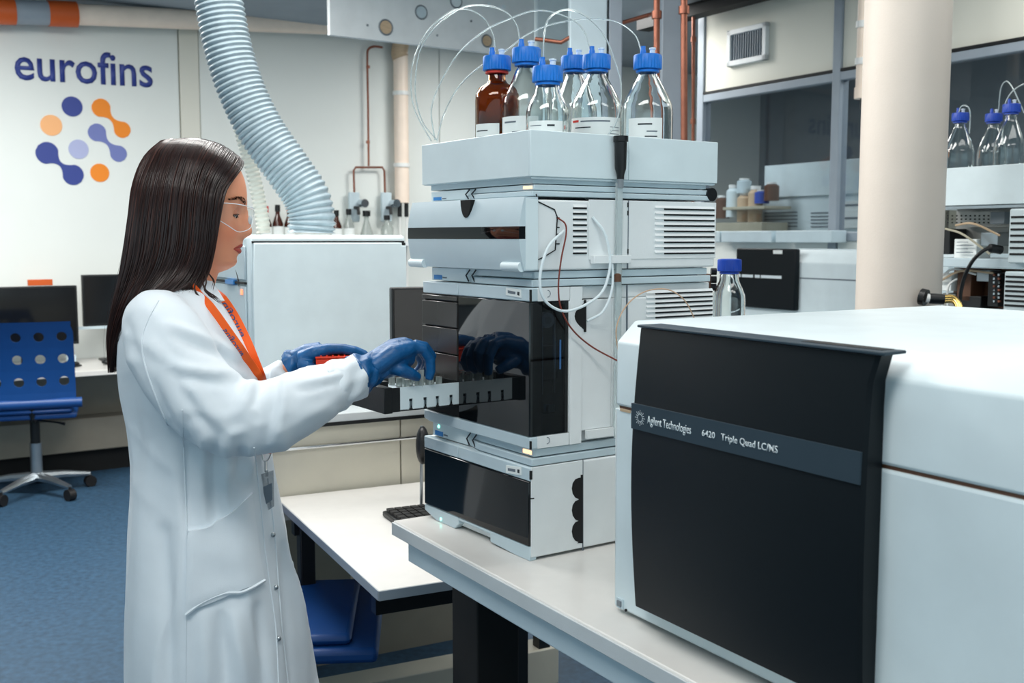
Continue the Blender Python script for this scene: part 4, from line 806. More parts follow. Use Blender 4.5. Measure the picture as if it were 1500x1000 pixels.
# right stack behind the pillar: tray, bottles, open electronics
RY=3.3
FR=Fr(at(1370,300,RY),31); rh=lambda px,py,x=0:(lambda h:(h.y,h.z))(FR.hit(px,py,'x',x))
yA2=rh(1360,270)[0]; yB2=rh(1500,270)[0]-.25; zT=rh(1440,243)[1]; zBm=rh(1440,300)[1]
t=fthing('bottle_tray','white tray carrying blue-capped bottles at the right edge behind the pillar','tray',FR)
B('tray_wall',MB().box(0,.01,yB2,yA2,zBm,zT).box(.3,.31,yB2,yA2,zBm,zT).box(.0,.31,yA2-.01,yA2,zBm,zT),'plastic_white',t,bevel=.002); B('tray_floor',MB().box(0.01,.3,yB2,yA2-.01,zBm,zBm+.015),'plastic_grey',t)
wz=FR.o.z+zBm+.016
for i,(px,cy,capw,lb,Yo) in enumerate(((1407,165,27,'half-filled clear bottle at the left of the right-edge tray',3.46),(1456,166,27,'clear bottle in the middle of the right-edge tray',3.50),(1482,152,30,'clear bottle at the right of the right-edge tray, its cap highest',3.36))):
    P=at(px,cy,Yo); h=P.z-wz+.0085; tt=bottle_proto('solvent_bottle',lb,'bottle','blue-capped bottles on the right-edge tray',.047,h,capm='blue_cap_dark',liquid=h*.32 if i!=1 else .08); tt.location=(P.x,Yo,wz)
tubing([(1404,166),(1408,156),(1416,155),(1421,165),(1420,195)],.002,'tube_clear','short clear tube hooking over the leftmost bottle at the right edge',(3.45,3.44))
tubing([(1463,160),(1466,130),(1474,119),(1484,130),(1500,165)],.002,'tube_clear','clear tube rising from the right-edge tray bottles',(3.5,3.36))
tubing([(1470,158),(1478,140),(1490,128),(1510,118)],.002,'tube_clear','clear tube leaving the frame above the right-edge bottles',(3.36,3.36))
t=fthing('electronics_rack','open metal rack of electronics boards and connectors at the right edge','rack',FR)
def shelf_row(ya,yb_,ztop,zbot,shade):
    z1q=rh(1440,ztop)[1]; z0q=rh(1440,zbot)[1]
    B('bay_back',MB().box(.14,.15,ya,yb_,z0q,z1q),shade,t)
    return z0q,z1q
yw=rh(1478,350)[0]
z0q,z1q=shelf_row(yB2,yA2,302,372,'pcb_steel'); z2q,z3q=shelf_row(yB2,yA2,395,470,'brown_dark')
B('shelf_plate',MB().box(.0,.3,yB2,yA2,rh(1440,392)[1],rh(1440,379)[1]),'plastic_grey',t,bevel=.002); B('top_plate',MB().box(.0,.3,yB2,yA2,rh(1440,305)[1],rh(1440,301)[1]),'steel',t); B('shelf_plate',MB().box(.0,.3,yB2,yA2,rh(1440,455)[1]-.45,rh(1440,455)[1]),'plastic_grey',t)
B('white_cover',MB().box(-.03,.28,yB2,rh(1487,340)[0],rh(1487,385)[1],rh(1487,306)[1]),'plastic_white',t,bevel=.004); B('white_cover',MB().box(-.03,.28,yB2,rh(1480,420)[0],rh(1480,470)[1],rh(1480,397)[1]),'plastic_white',t,bevel=.004)
for k in range(7):
    zq=rh(1495,318+k*9)[1]; B('vent_slot',MB().box(-.032,-.03,yB2+.02,rh(1490,340)[0],zq-.003,zq+.003),'black_line',t)
    zq=rh(1495,405+k*7)[1]; B('vent_slot',MB().box(-.032,-.03,yB2+.02,rh(1486,340)[0],zq-.003,zq+.003),'black_line',t)
B('vent_plate',MB().box(.10,.14,rh(1462,320)[0],rh(1376,320)[0],rh(1420,332)[1],rh(1420,309)[1]),'pcb_steel',t)
for i in range(12):
    for j in range(3): 
        y_,z_=rh(1381+i*6.6,315+j*5,.1); B('grille_hole',MB().box(.0985,.10,y_-.005,y_,z_-.004,z_),'black_line',t)
rs=random.Random(3)
for i,(xa_,xb_,y0_,y1_,m) in enumerate(((1376,1398,335,372,'black_plastic'),(1400,1434,350,378,'label_paper'),(1436,1462,340,360,'steel'),(1378,1400,400,425,'label_paper'),(1404,1426,398,440,'brown_dark'),(1430,1450,396,412,'steel'),(1452,1470,400,448,'black_plastic'),(1405,1440,434,448,'black_plastic'),(1380,1400,430,450,'pcb_steel'),(1456,1478,310,328,'dim_grey'))):
    p=rh(xa_,y1_,.08); q_=rh(xb_,y0_,.08); B('component',MB().box(.06+.01*(i%3),.14,q_[0],p[0],p[1],q_[1]),m,t,bevel=.002)
for i in range(16):
    y_,z_=rh(1456+(i%2)*7,402+(i//2)*5.5,.06); B('connector_pin',MB().box(.055,.062,y_-.006,y_,z_-.004,z_+.002),'chrome' if i%3 else 'copper',t)
for k in range(4):
    zq=rh(1410,354+k*5,.06)[1]; B('print_line',MB().box(.055,.0605,rh(1418+k%2*8,355,.06)[0],rh(1403,355,.06)[0],zq-.002,zq),'print_grey',t)
for a_,b2,m in (((1378,405),(1430,402),'clip_white'),((1376,412),(1455,400),'wood_pale'),((1385,335),(1450,372),'dim_beige'),((1400,330),(1465,345),'wood_pale'),((1388,450),(1402,408),'clip_white')):
    p=FR.hit(*a_,'x',.05); q_=FR.hit(*b2,'x',.05); mid=(p+q_)/2+Vector((-.02,0,.02)); B('loose_wire',MB().tube(cr([p,mid,q_],6),.0035,6),m,t,smooth=True)
pc_=[FR.hit(1466,366,'x',.02),FR.hit(1447,364,'x',-.02),FR.hit(1428,378,'x',-.04),FR.hit(1415,400,'x',-.04),FR.hit(1408,425,'x',-.02),FR.hit(1406,446,'x',.0)]
B('power_cord',MB().tube(cr([FR.w(*p) for p in pc_],6),[.013]*6+[.0055]*25,10),'black_plastic',smooth=True,world=True,label='black power cord with thick plug curving across the electronics rack',cat='cord')
B('rack_counter',MB().box(-.15,.6,yB2,yA2+.1,0,FR.o.z+rh(1440,455)[1]-.451),'bench_apron',bevel=.004,label='pale counter carrying the electronics rack behind the pillar',cat='counter').matrix_world=Matrix.Translation((FR.o.x,FR.o.y,0))@Matrix.Rotation(FR.a,4,'Z')
# ================================================================== PERSON
FW=Fr((-.578,1.9,0),16.7)
def W(px,py,y=0): return FW.hit(px,py,'y',y)
person=fthing('person','woman in white lab coat and safety glasses, gloved hands at the opened drawer','person',FW)
def interp(tab,x): 
    xs_=[t_[0] for t_ in tab]; return float(np.interp(x,xs_,[t_[1] for t_ in tab]))
def sm(tab,n=60):
    return tab
# head -----------------------------------------------------------
XF=[(212,285),(215,300),(220,317),(228,331),(238,344),(250,353),(262,358),(275,361),(287,362),(296,360),(305,356),(315,354),(328,354),(340,353),(349,352),(358,351),(368,349),(376,346.5),(383,346.5),(389,343),(394,335),(398,325),(400,315)]
XB=[(212,265),(215,250),(220,236),(230,222),(245,212),(262,207),(290,205),(320,208),(345,216),(365,228),(380,238),(396,248),(400,255)]
WW=[(212,.012),(215,.026),(220,.038),(230,.054),(245,.065),(262,.0715),(285,.0735),(305,.073),(325,.0705),(345,.066),(360,.059),(372,.052),(383,.044),(390,.035),(396,.022),(400,.010)]
NO=[(290,0),(296,2.5),(303,6),(312,9.5),(322,12.5),(331,15),(338,17),(343,16.5),(346,12),(348.5,6),(351,2),(354,1.2)]
NS=[(290,.006),(310,.007),(325,.010),(336,.0135),(344,.015),(354,.012)]
LI=[(348,1.5),(352,2.4),(357,4.2),(360,4.2),(362,2.8),(363.3,.6),(365,2.6),(368,3.6),(371,2.6),(375,.6),(378,0)]
mb=MB(); R=[]; nth=120
pys=np.linspace(212.5,399.5,125)
for py in pys:
    xf,xb_,wv=interp(XF,py),interp(XB,py),interp(WW,py); cxp=min(285,xf-4); cxp=max(cxp,xb_+4); ring=[]
    for j in range(nth):
        th_=2*math.pi*j/nth; c,s_=math.cos(th_),math.sin(th_); e=2/2.15
        A_=(xf-cxp) if c>0 else (cxp-xb_); x=cxp+A_*math.copysign(abs(c)**e,c); y=wv*math.copysign(abs(s_)**e,s_)
        if c>0:
            fr_=min(1,c*2)
            x+=fr_*interp(NO,py)*math.exp(-(y/interp(NS,py))**2) if 288<py<356 else 0
            x+=fr_*(interp(LI,py) if 347<py<379 else 0)*math.exp(-(y/.019)**2)
            x-=fr_*5.5*math.exp(-((abs(y)-.030)/.012)**2-((py-312)/8)**2)      # eye sockets
            x+=fr_*1.8*math.exp(-((abs(y)-.028)/.02)**2-((py-293)/6)**2)       # brow ridge
            x+=fr_*2.0*math.exp(-((abs(y)-.042)/.016)**2-((py-338)/14)**2)     # cheeks
            x+=fr_*1.5*math.exp(-(y/.016)**2-((py-385)/6)**2)
        h=W(x,py,0); ring.append((h.x,y,h.z))
    R.append(ring)
mb.rings(R)
# neck, chest, waist, arms continue the body under the coat
def wp(px,py,y=0): h=W(px,py,y); return (h.x,y,h.z)
mb.tube([wp(283,372),wp(278,392),wp(270,412),wp(262,432),wp(262,452)],[.05,.050,.052,.058,.07],28)
def erings(mbx,rows,n=48,e=2.3):
    R=[]
    for py,xb_,xf,hw in rows:
        a_=W(xb_,py); b2=W(xf,py); cxl=(a_.x+b2.x)/2; hx2=(b2.x-a_.x)/2; R.append([(cxl+hx2*math.copysign(abs(math.cos(t_))**(2/e),math.cos(t_)),hw*math.copysign(abs(math.sin(t_))**(2/e),math.sin(t_)),(a_.z+b2.z)/2) for t_ in [2*math.pi*j/n for j in range(n)]])
    mbx.rings(R)
erings(mb,[(425,225,300,.07),(440,205,318,.12),(470,190,330,.145),(520,188,345,.14),(600,200,360,.12),(700,205,375,.13)])
NA=[(226,455,-.125,.050),(238,490,-.17,.064),(268,548,-.195,.067),(316,600,-.215,.065),(372,613,-.225,.061),(425,597,-.225,.056),(470,574,-.205,.047),(500,560,-.19,.037),(518,552,-.182,.032)]
FA=[(240,452,.12,.05),(258,500,.175,.06),(300,560,.20,.06),(345,595,.19,.056),(385,575,.13,.046),(415,552,.085,.036),(424,544,.075,.033)]
mb.tube(cr([wp(a_,b2,c) for a_,b2,c,r in NA],3),[.034]*18+[.033,.031,.028,.026,.025,.024,.023],16); mb.tube(cr([wp(a_,b2,c) for a_,b2,c,r in NA[-3:]]+[wp(545,540,-.172)],3),.021,16)
mb.tube(cr([wp(a_,b2,c) for a_,b2,c,r in FA]+[wp(445,532,.06)],3),[.026]*15+[.024,.022,.020,.019]+[.018]*3,16)
body=remesh(mb,.0024,5,.5)
ca=body.color_attributes.new('Col','FLOAT_COLOR','POINT')
SK=np.array(lin((234,158,122))); LP=np.array(lin((178,52,40))); BR=np.array(lin((44,26,22))); CK=np.array(lin((226,128,94))); 
x_ref=W(285,330).x
def pxz(co):   # side-view pixel-like measures of a local point
    P=FW.w(co.x,co.y,co.z)-CP; c,s_=math.cos(TILT),math.sin(TILT); fw=P.y*c-P.z*s_; up=P.y*s_+P.z*c; return 750+FPX*P.x/fw,500-FPX*up/fw
cols=np.zeros((len(body.vertices),4)); brow=[(331,293.5),(344,290.0),(352,293),(357,298.5)]
zlo_=W(300,400).z
for i,v in enumerate(body.vertices):
    c=SK
    if v.co.z>zlo_ and v.co.x>x_ref:
        co=Vector((v.co.x,0,v.co.z)); px,py=pxz(co); ay=abs(v.co.y)
        k_=math.exp(-((ay-.045)/.02)**2-((py-340)/16)**2); c=SK*(1-.5*k_)+CK*.5*k_
    cols[i]=c
ca.data.foreach_set('color',cols.ravel())
bo=put('body',body,'skin',person,smooth=2)
for s_ in (-1,1):
    h=W(338.5,313.5,0); ec=Vector((h.x-.0005,s_*.0325,h.z-.0002)); ey=B('eye',MB().ell(ec,(.0108,.0108,.0106),20,14),'eye_white',bo,smooth=2)
    B('iris',MB().ell((ec.x+.0078,ec.y+s_*.0012,ec.z-.0030),(.0034,.0048,.0048),14,10),'eye_dark',ey,smooth=2)
    R=[[ec+Vector((r_*math.cos(t_),s_*r_*math.sin(t_),z_-.0012*math.sin(t_))) for t_ in np.linspace(-1.25,1.75,22)] for r_,z_ in ((.0004,.0122),(.004,.0116),(.008,.0092),(.0106,.0060),(.0119,.0025),(.0121,-.0008),(.0112,-.0012))]
    B('eyelid',MB().rings(R,closed=False),'lid_skin',ey,smooth=2)
    B('lashes',MB().tube([ec+Vector((.0124*math.cos(t_),s_*.0124*math.sin(t_),-.0012-.0012*math.sin(t_))) for t_ in np.linspace(-.9,1.6,14)],[.0005]+[.0010]*12+[.0004],6).tube([ec+Vector((.0122*math.cos(t_),s_*.0122*math.sin(t_),-.0062+.002*abs(math.sin(t_)))) for t_ in np.linspace(-.6,1.4,10)],.00045,5),'eye_dark',ey,smooth=True)
HB0=BVHTree.FromPolygons([v.co.copy() for v in body.vertices],[tuple(p.vertices) for p in body.polygons])
def face(y,z,off=.0005):
    l,n,_,_=HB0.ray_cast(Vector((.3,y,z)),Vector((-1,0,0))); return l+n*off
def lip(name,tc,te,bc,be,bul):
    mb=MB(); R=[]
    for i in range(7):
        v_=i/6; row=[]
        for j in range(25):
            u_=-1+2*j/24; e_=u_*u_; cup=1.2*math.exp(-(u_/.16)**2) if name=='upper_lip' else 0
            tpy=tc+(te-tc)*e_+cup; bpy_=bc+(be-bc)*e_**.8; z_=W(350,tpy+(bpy_-tpy)*v_).z; row.append(face(u_*.031,z_,.0004+bul*math.sin(math.pi*v_)*(1-e_)))
        R.append(row)
    mb.rings(R,closed=False); B(name,mb,'lip_red',bo,smooth=2)
lip('upper_lip',356.2,363,363.0,363.6,.0012); lip('lower_lip',363.8,363.8,372.0,364.6,.0020)
for s_ in (-1,1):
    mb=MB(); rb_=random.Random(5)
    for q in range(150):
        u_=rb_.random(); px_=np.interp(u_,[0,1],[331,357]); py_=np.interp(px_,[331,344,352,357],[293.5,290,293,298]); wd_=np.interp(px_,[331,340,352,357],[.5,1.6,2.2,1.6]); py_+=rb_.uniform(-1,1)*wd_
        yy=np.interp(px_,[331,340,350,357],[.053,.044,.030,.012]); p=W(px_,py_,0); l,n,_,_=HB0.find_nearest(Vector((p.x,s_*yy,p.z)))
        T=Vector((-.45,s_*.85,.2)).normalized(); a_=l+n*.0008; mb.tube([a_,a_+T*.0035+n*.0008,a_+T*.0065+n*.0006],[.0005,.00045,.0001],3)
    B('eyebrow',mb,'eye_dark',bo,smooth=True)
# coat -----------------------------------------------------------
mb=MB()
erings(mb,[(408,222,292,.070),(418,210,305,.098),(430,196,318,.130),(445,184,328,.155),(465,176,340,.172),(495,171,358,.178),(530,170,376,.172),(570,174,386,.162),(620,184,394,.15),(670,190,400,.148),(720,189,409,.155),(780,185,421,.168),(850,182,434,.182),(920,181,447,.192),(1000,180,461,.20),(1075,178,472,.205),(1120,177,478,.208)],64,2.15)
def dense(L,n=5):
    q_=cr([wp(a_,b2,c) for a_,b2,c,r in L],n); r=[x[0] for x in cr([(r,0,0) for a_,b2,c,r in L],n)]; return q_,r
q_,r_=dense(NA); mb.tube(q_,r_,36); q_,r_=dense(FA); mb.tube(q_,r_,36)
coat=remesh(mb,.006,14,.6)
# folds
coat.update(); N0=[v.normal.copy() for v in coat.vertices]; arm=[np.array(p) for p in dense(NA,6)[0]]; AR=np.array(arm); al=np.concatenate([[0],np.cumsum(np.linalg.norm(np.diff(AR,axis=0),axis=1))])
zWaist=W(300,650).z; zHem=W(300,1080).z; zSh=W(300,430).z
kE=al[len(al)*4//8]
def rid(x,p=2.2): return (1-abs(math.sin(x)))**p
for v,n in zip(coat.vertices,N0):
    co=v.co; d=np.linalg.norm(AR-np.array(co),axis=1); i=int(d.argmin()); dm=d[i]; off=0
    nz=noise.noise(co*3.2); n2=noise.noise(co*9+Vector((5,2,1)))*.55
    onarm=co.y<-.10 and dm<.085 and i>4
    if onarm:
        s_=al[i]; ang_=math.atan2(co.z-AR[i][2],co.x-AR[i][0])
        off+= .014*rid((s_*38)+ang_*1.5+nz*2.2)*math.exp(-((s_-kE)/.075)**2)*(1.0)
        off+= .009*rid(s_*20+ang_*2.2+nz*2.5+1)*(1-math.exp(-((s_-kE)/.08)**2))*min(1,s_/.1)
        off+= .004*n2
    else:
        th_=math.atan2(co.y,co.x-(-.01)); t_=max(0,min(1,(zSh-co.z)/(zSh-zHem)))
        amp=.004+.022*t_**1.0; back=1-.65*max(0,-math.cos(th_))
        off+=amp*back*(rid(th_*4.2+nz*1.6+co.z*1.4,1.6)-.35); off+=.004*n2
        wst=math.exp(-((co.z-zWaist)/.08)**2); off+=.006*wst*rid(co.z*30+th_*3+nz*3)*max(0,math.sin(-th_))
        if co.z>W(300,560).z: off+=.008*rid((co.z*.8+co.x*.6)*34+nz*2.5)*max(0,min(1,(co.x+.02)/.08))
    v.co=co+n*off*.55*(.25 if onarm and al[i]>al[-1]*.86 else 1)
RG=[([(392,526),(386,560),(372,592)],5,-.010),([(380,532),(362,575),(350,602)],7,.007),([(408,546),(403,590),(392,645)],5,-.008),([(417,546),(413,600),(401,650)],6,.007),
([(250,476),(300,496),(348,520)],8,.008),([(255,491),(300,511),(352,534)],6,-.006),([(222,503),(250,534),(300,546),(352,548)],9,.009),([(232,520),(262,553),(325,562)],6,-.008),
([(270,548),(300,592),(338,632)],8,.007),([(260,565),(288,607),(320,642)],6,-.005),([(440,561),(475,555),(506,548)],5,.005),([(436,571),(470,567),(502,557)],5,-.005),([(430,620),(470,598),(505,575)],7,.004),
([(273,612),(275,700),(276,780)],5,-.008),([(299,640),(295,700),(300,765)],8,.011),([(334,655),(330,715),(336,750)],8,.010),([(317,648),(313,700),(318,755)],6,-.010),([(352,660),(348,700)],6,-.008),([(366,655),(366,700)],6,.008),
([(345,905),(352,950),(360,1010)],12,.014),([(378,890),(384,940),(388,1010)],8,-.011),([(212,690),(206,850),(200,1010)],16,.008),([(240,780),(244,900),(247,1010)],11,-.012),([(300,905),(304,1010)],12,.009),([(325,905),(330,1010)],8,-.010),
([(427,760),(441,900),(453,1010)],8,.009),([(413,800),(420,900),(428,1010)],6,-.009),([(190,560),(200,640),(205,690)],10,-.006),([(185,470),(192,500),(205,540)],8,-.005),([(225,560),(240,600),(262,640)],7,-.006),
([(290,800),(330,812),(345,800)],6,.006),([(300,830),(335,850),(372,838)],6,-.007)]
nv=len(coat.vertices); CO=np.empty(nv*3); coat.vertices.foreach_get('co',CO); CO=CO.reshape(-1,3); coat.update(); NN=np.array([v.normal[:] for v in coat.vertices])
ax_,ay_=np.array(FW.ax),np.array(FW.ay); PW_=np.array(FW.o)+CO[:,:1]*ax_+CO[:,1:2]*ay_+CO[:,2:]*np.array((0,0,1)); D=PW_-np.array(CP); cT,sT=math.cos(TILT),math.sin(TILT)
fw_=D[:,1]*cT-D[:,2]*sT; up_=D[:,1]*sT+D[:,2]*cT; PXY=np.stack([750+FPX*D[:,0]/fw_,500-FPX*up_/fw_],1)
NW=NN[:,:1]*ax_+NN[:,1:2]*ay_+NN[:,2:]*np.array((0,0,1)); facing=np.clip(-(NW*D).sum(1)/np.linalg.norm(D,axis=1)*3,0,1)
disp=np.zeros(nv)
for pts,wd_,amp in RG:
    best=np.full(nv,1e9); tt=np.zeros(nv); m_=len(pts)-1
    for q in range(m_):
        a_=np.array(pts[q],float); b2=np.array(pts[q+1],float); ab=b2-a_; t_=np.clip(((PXY-a_)@ab)/(ab@ab),0,1); d_=np.linalg.norm(PXY-a_-t_[:,None]*ab,axis=1); k_=d_<best; best[k_]=d_[k_]; tt[k_]=((q+t_)/m_)[k_]
    disp+=amp*np.exp(-(best/wd_)**2)*np.sin(np.pi*np.clip(.12+.76*tt,0,1))**.7
CO+=NN*(disp*facing)[:,None]; coat.vertices.foreach_set('co',CO.ravel())
bm=bmesh.new(); bm.from_mesh(coat)
for _ in range(2): bmesh.ops.smooth_vert(bm,verts=bm.verts,factor=.5,use_axis_x=True,use_axis_y=True,use_axis_z=True)
bm.to_mesh(coat); bm.free()
coat.update()
# open the cuffs/hem are closed by the remesh; neck opening hidden by collar
ct_=put('lab_coat',coat,'coat_cotton',person,smooth=2)
bvh=BVHTree.FromPolygons([v.co.copy() for v in coat.vertices],[tuple(p.vertices) for p in coat.polygons])
campos=FW.loc(CP)
def drape(px,py,off=.002,default=0):
    d=(FW.hit(px,py,'y',0)-campos).normalized(); h=bvh.ray_cast(campos,d)
    if h[0] is None: p=FW.hit(px,py,'y',default); return p
    n=h[1]; n=-n if n.dot(d)>0 else n
    return h[0]+n*off
def seam(name,pts,r=.0011,m='coat_cotton',off=.0005,par=None):
    P=cr([(p[0],p[1],0) for p in pts],6); return B(name,MB().tube([drape(p[0],p[1],off) for p in P],r,6),m,par or person,smooth=True)
seam('side_seam',[(267,600),(270,680),(273,760),(274,850),(273,920),(272,1000)])
seam('armhole_seam',[(232,440),(216,470),(208,500),(214,540),(232,590),(246,622)],.0016)
seam('front_placket_seam',[(372,655),(380,720),(388,800),(396,860),(404,920),(408,1000)],.0013)
seam('placket_edge',[(392,700),(402,780),(408,860),(414,930),(422,1000)],.0016)
# pocket patch
def patch(name,rows,off,m,th_=.002,par=None,nu=16,nv=12,**k):
    L=rows; mb=MB(); R=[];R2=[]
    for j in range(nv+1):
        t_=j/nv; row=[];row2=[]
        for i in range(nu+1):
            s_=i/nu
            Lp=[np.interp(t_,np.linspace(0,1,len(L)),[r[0][q] for r in L]) for q in (0,1)]; Rp=[np.interp(t_,np.linspace(0,1,len(L)),[r[1][q] for r in L]) for q in (0,1)]
            px=Lp[0]*(1-s_)+Rp[0]*s_; py=Lp[1]*(1-s_)+Rp[1]*s_
            if 'sag' in k and j<3: py+=k['sag']*math.sin(math.pi*s_)*(1-j/3)
            row.append(drape(px,py,off)); row2.append(drape(px,py,-.001))
        R.append(row)
    for _ in range(5):
        Q=[[p.copy() for p in q_] for q_ in R]
        for j in range(len(R)):
            for i in range(len(R[0])):
                nb=[Q[a_][b_] for a_,b_ in ((j-1,i),(j+1,i),(j,i-1),(j,i+1)) if 0<=a_<len(R) and 0<=b_<len(R[0])]
                if 0<j<len(R)-1 and 0<i<len(R[0])-1: R[j][i]=Q[j][i]*.5+sum(nb,Vector())/len(nb)*.5
    vdir=Vector((.06,1,0)).normalized(); R2=[[p+vdir*(.0135 if 0<i<len(q_)-1 and 0<j<len(R)-1 else off+.003) for i,p in enumerate(q_)] for j,q_ in enumerate(R)]
    R=[[p-vdir*(.004 if 0<i<len(q_)-1 and j<len(R)-1 else 0) for i,p in enumerate(q_)] for j,q_ in enumerate(R)]
    mb.rings(R,closed=False); mb.rings(R2,closed=False)
    bnd=[R[0],R2[0]]; mb.rings(bnd,closed=False); mb.rings([R[-1],R2[-1]],closed=False); mb.rings([[r[0] for r in R],[r[0] for r in R2]],closed=False); mb.rings([[r[-1] for r in R],[r[-1] for r in R2]],closed=False)
    return B(name,mb,m,par or person,smooth=True)
patch('coat_pocket',[((274,778),(366,722)),((274,810),(370,760)),((273,850),(378,815)),((272,898),(384,850))],.006,'coat_cotton',sag=12)
seam('pocket_hem',[(274,778),(300,779),(325,774),(336,755),(350,738),(366,723)],.0016,off=.007)
seam('pocket_fold',[(273,899),(300,880),(330,868),(355,866),(384,850)],.003,off=.006)
for px,py in ((398.5,783),(403,860),(407,935)):
    p=drape(px,py,.002); B('snap_button',MB().ell(p,(.0045,.0045,.0045),12,8),'steel',person,smooth=True)
# collar, lapels, shirt
def ribbon(name,pts,wd,m,th_=.0015,par=None,**k):
    """pts: local 3-D centre points with side vectors"""
    P=[Vector(p[0]) for p in pts]; mb=MB(); R=[]
    for i,p in enumerate(pts):
        sd=Vector(p[1]).normalized()*wd*(p[2] if len(p)>2 else 1)/2; T=(P[min(i+1,len(P)-1)]-P[max(i-1,0)]).normalized(); n=T.cross(sd).normalized()*th_/2
        R.append([P[i]-sd-n,P[i]+sd-n,P[i]+sd+n,P[i]-sd+n])
    mb.rings(R); return B(name,mb,m,par or person,smooth=True,**k)
col=MB(); R=[]
for k in range(33):
    a_=math.radians(35)+math.radians(290)*k/32; c,s_=math.cos(a_),math.sin(a_); f=max(0,c)
    top=wp(262,402+14*f,0); bot=wp(262,424+10*f,0)
    cx2=W(258,410).x+.004; rx,ry=.060,.062
    R.append([(cx2+(rx)*c,ry*s_,top[2]),(cx2+(rx+.010)*c,(ry+.010)*s_,top[2]+.003),(cx2+(rx+.034)*c,(ry+.034)*s_,bot[2]-.008),(cx2+(rx+.02)*c,(ry+.02)*s_,bot[2]-.012)])
col.rings(R); B('coat_collar',col,'coat_cotton',person,smooth=True)
for s_ in (-1,1):
    L=[((W(296,428).x,s_*.055,W(296,428).z),(.4,s_*-.7,-.2),1.0),((W(315,450).x,s_*.052,W(315,450).z),(.5,s_*-.8,0),1.3),((W(334,480).x,s_*.044,W(334,480).z),(.5,s_*-.8,.1),1.0),((W(356,520).x,s_*.030,W(356,520).z),(.5,s_*-.8,.1),.6),((W(374,550).x,s_*.018,W(374,550).z),(.5,s_*-.8,.1),.2)]
    ribbon('lapel',L,.05,'coat_cotton',.004)
B('shirt',MB().rings([[((W(x_,py).x)-.012*(yy/.045)**2,yy,W(x_,py).z) for yy in np.linspace(-.045,.045,9)] for x_,py in ((300,428),(314,446),(331,476),(350,510),(366,540))],closed=False),'shirt_white',person,smooth=True)
# lanyard ----------------------------------------------------------
WZ=W(280,436).z
def lany(name,pts,wd,text=None):
    P=[]
    for p in cr([tuple(p[:3]) for p in pts],8):
        q_=drape(p[0],p[1],.0035,p[2]); w_=Vector(wp(p[0],p[1],p[2])); P.append(q_ if abs(q_.y-w_.y)<.09 and w_.z<WZ and p[1]<575 else w_)
    for _ in range(3): P=[P[0]]+[(P[i-1]+P[i]*2+P[i+1])/4 for i in range(1,len(P)-1)]+[P[-1]]
    sd=cr([p[3] for p in pts],8)
    o_=ribbon(name,[(p,s_) for p,s_ in zip(P,sd)],wd,'lanyard_orange',.0014)
    if text:
        PP=[Vector(p) for p in P]; L=[0]
        for i in range(1,len(PP)): L.append(L[-1]+(PP[i]-PP[i-1]).length)
        for (s0,s1,txt) in text:
            def fn(a_,b2,c,s0=s0,s1=s1):
                s_=L[-1]*(s1+(s0-s1)*a_); i=min(max(int(np.searchsorted(L,s_)),1),len(L)-1); t_=(s_-L[i-1])/(L[i]-L[i-1]); p=PP[i-1].lerp(PP[i],t_); q2=Vector(sd[i]).normalized(); T=(PP[i]-PP[i-1]).normalized(); n=T.cross(q2).normalized(); n=n if n.y<0 else -n
                return p+q2*(b2-.45)*.011+n*(.0009+.0003*c)
            place_text('lanyard_print',txt,1,1,(0,0,0),(1,0,0),(0,1,0),'print_blue',o_,bold=.01,fn=fn)
    return o_
near=[(262,410,-.075,(1,-.1,.3)),(276,418,-.088,(1,-.2,.5)),(292,436,-.088,(1,-.35,.55)),(315,466,-.085,(1,-.4,.55)),(340,502,-.080,(1,-.4,.5)),(360,530,-.07,(1,-.4,.45)),(374,552,-.055,(1,-.4,.3)),(382,580,-.07,(1,-.5,.1)),(387,640,-.088,(1,-.5,0)),(388,664,-.090,(1,-.5,0))]
lany('lanyard',near,.020,[(.33,.47,'eurofins')])
far_=[(290,414,.05,(1,.1,.4)),(312,428,.035,(1,.0,.5)),(335,458,.02,(1,-.1,.5)),(355,496,.01,(1,-.2,.4)),(370,532,.0,(1,-.3,.3)),(380,556,-.01,(1,-.4,.2))]
lany('lanyard_far_strap',far_,.020,[(.35,.62,'eurofins')])
hk=wp(389,668,-.092); B('lanyard_hook',MB().tube(cr([(hk[0]-.006,hk[1],hk[2]+.004),(hk[0]-.004,hk[1],hk[2]-.006),(hk[0],hk[1],hk[2]-.010),(hk[0]+.006,hk[1],hk[2]-.004),(hk[0]+.010,hk[1],hk[2]+.006)],5),.0014,8).tube([(hk[0],hk[1],hk[2]-.009),(hk[0],hk[1],hk[2]-.028)],.003,8),'chrome',person,smooth=True)
bd=wp(391,722,-.100); bdg=B('badge',MB().prism([(bd[0]-.010,bd[2]+.034),(bd[0]+.012,bd[2]+.040),(bd[0]+.012,bd[2]-.024),(bd[0]-.010,bd[2]-.038)],'y',bd[1]-.001,bd[1]+.001),'badge_clear',person)
B('badge_insert',MB().prism([(bd[0]-.006,bd[2]+.012),(bd[0]+.009,bd[2]+.018),(bd[0]+.009,bd[2]-.012),(bd[0]-.006,bd[2]-.022)],'y',bd[1]-.0018,bd[1]-.0012),'print_grey',bdg); B('badge_strap',MB().box(bd[0]-.002,bd[0]+.003,bd[1]-.0015,bd[1]+.0015,bd[2]+.03,hk[2]-.024),'badge_clear',bdg)
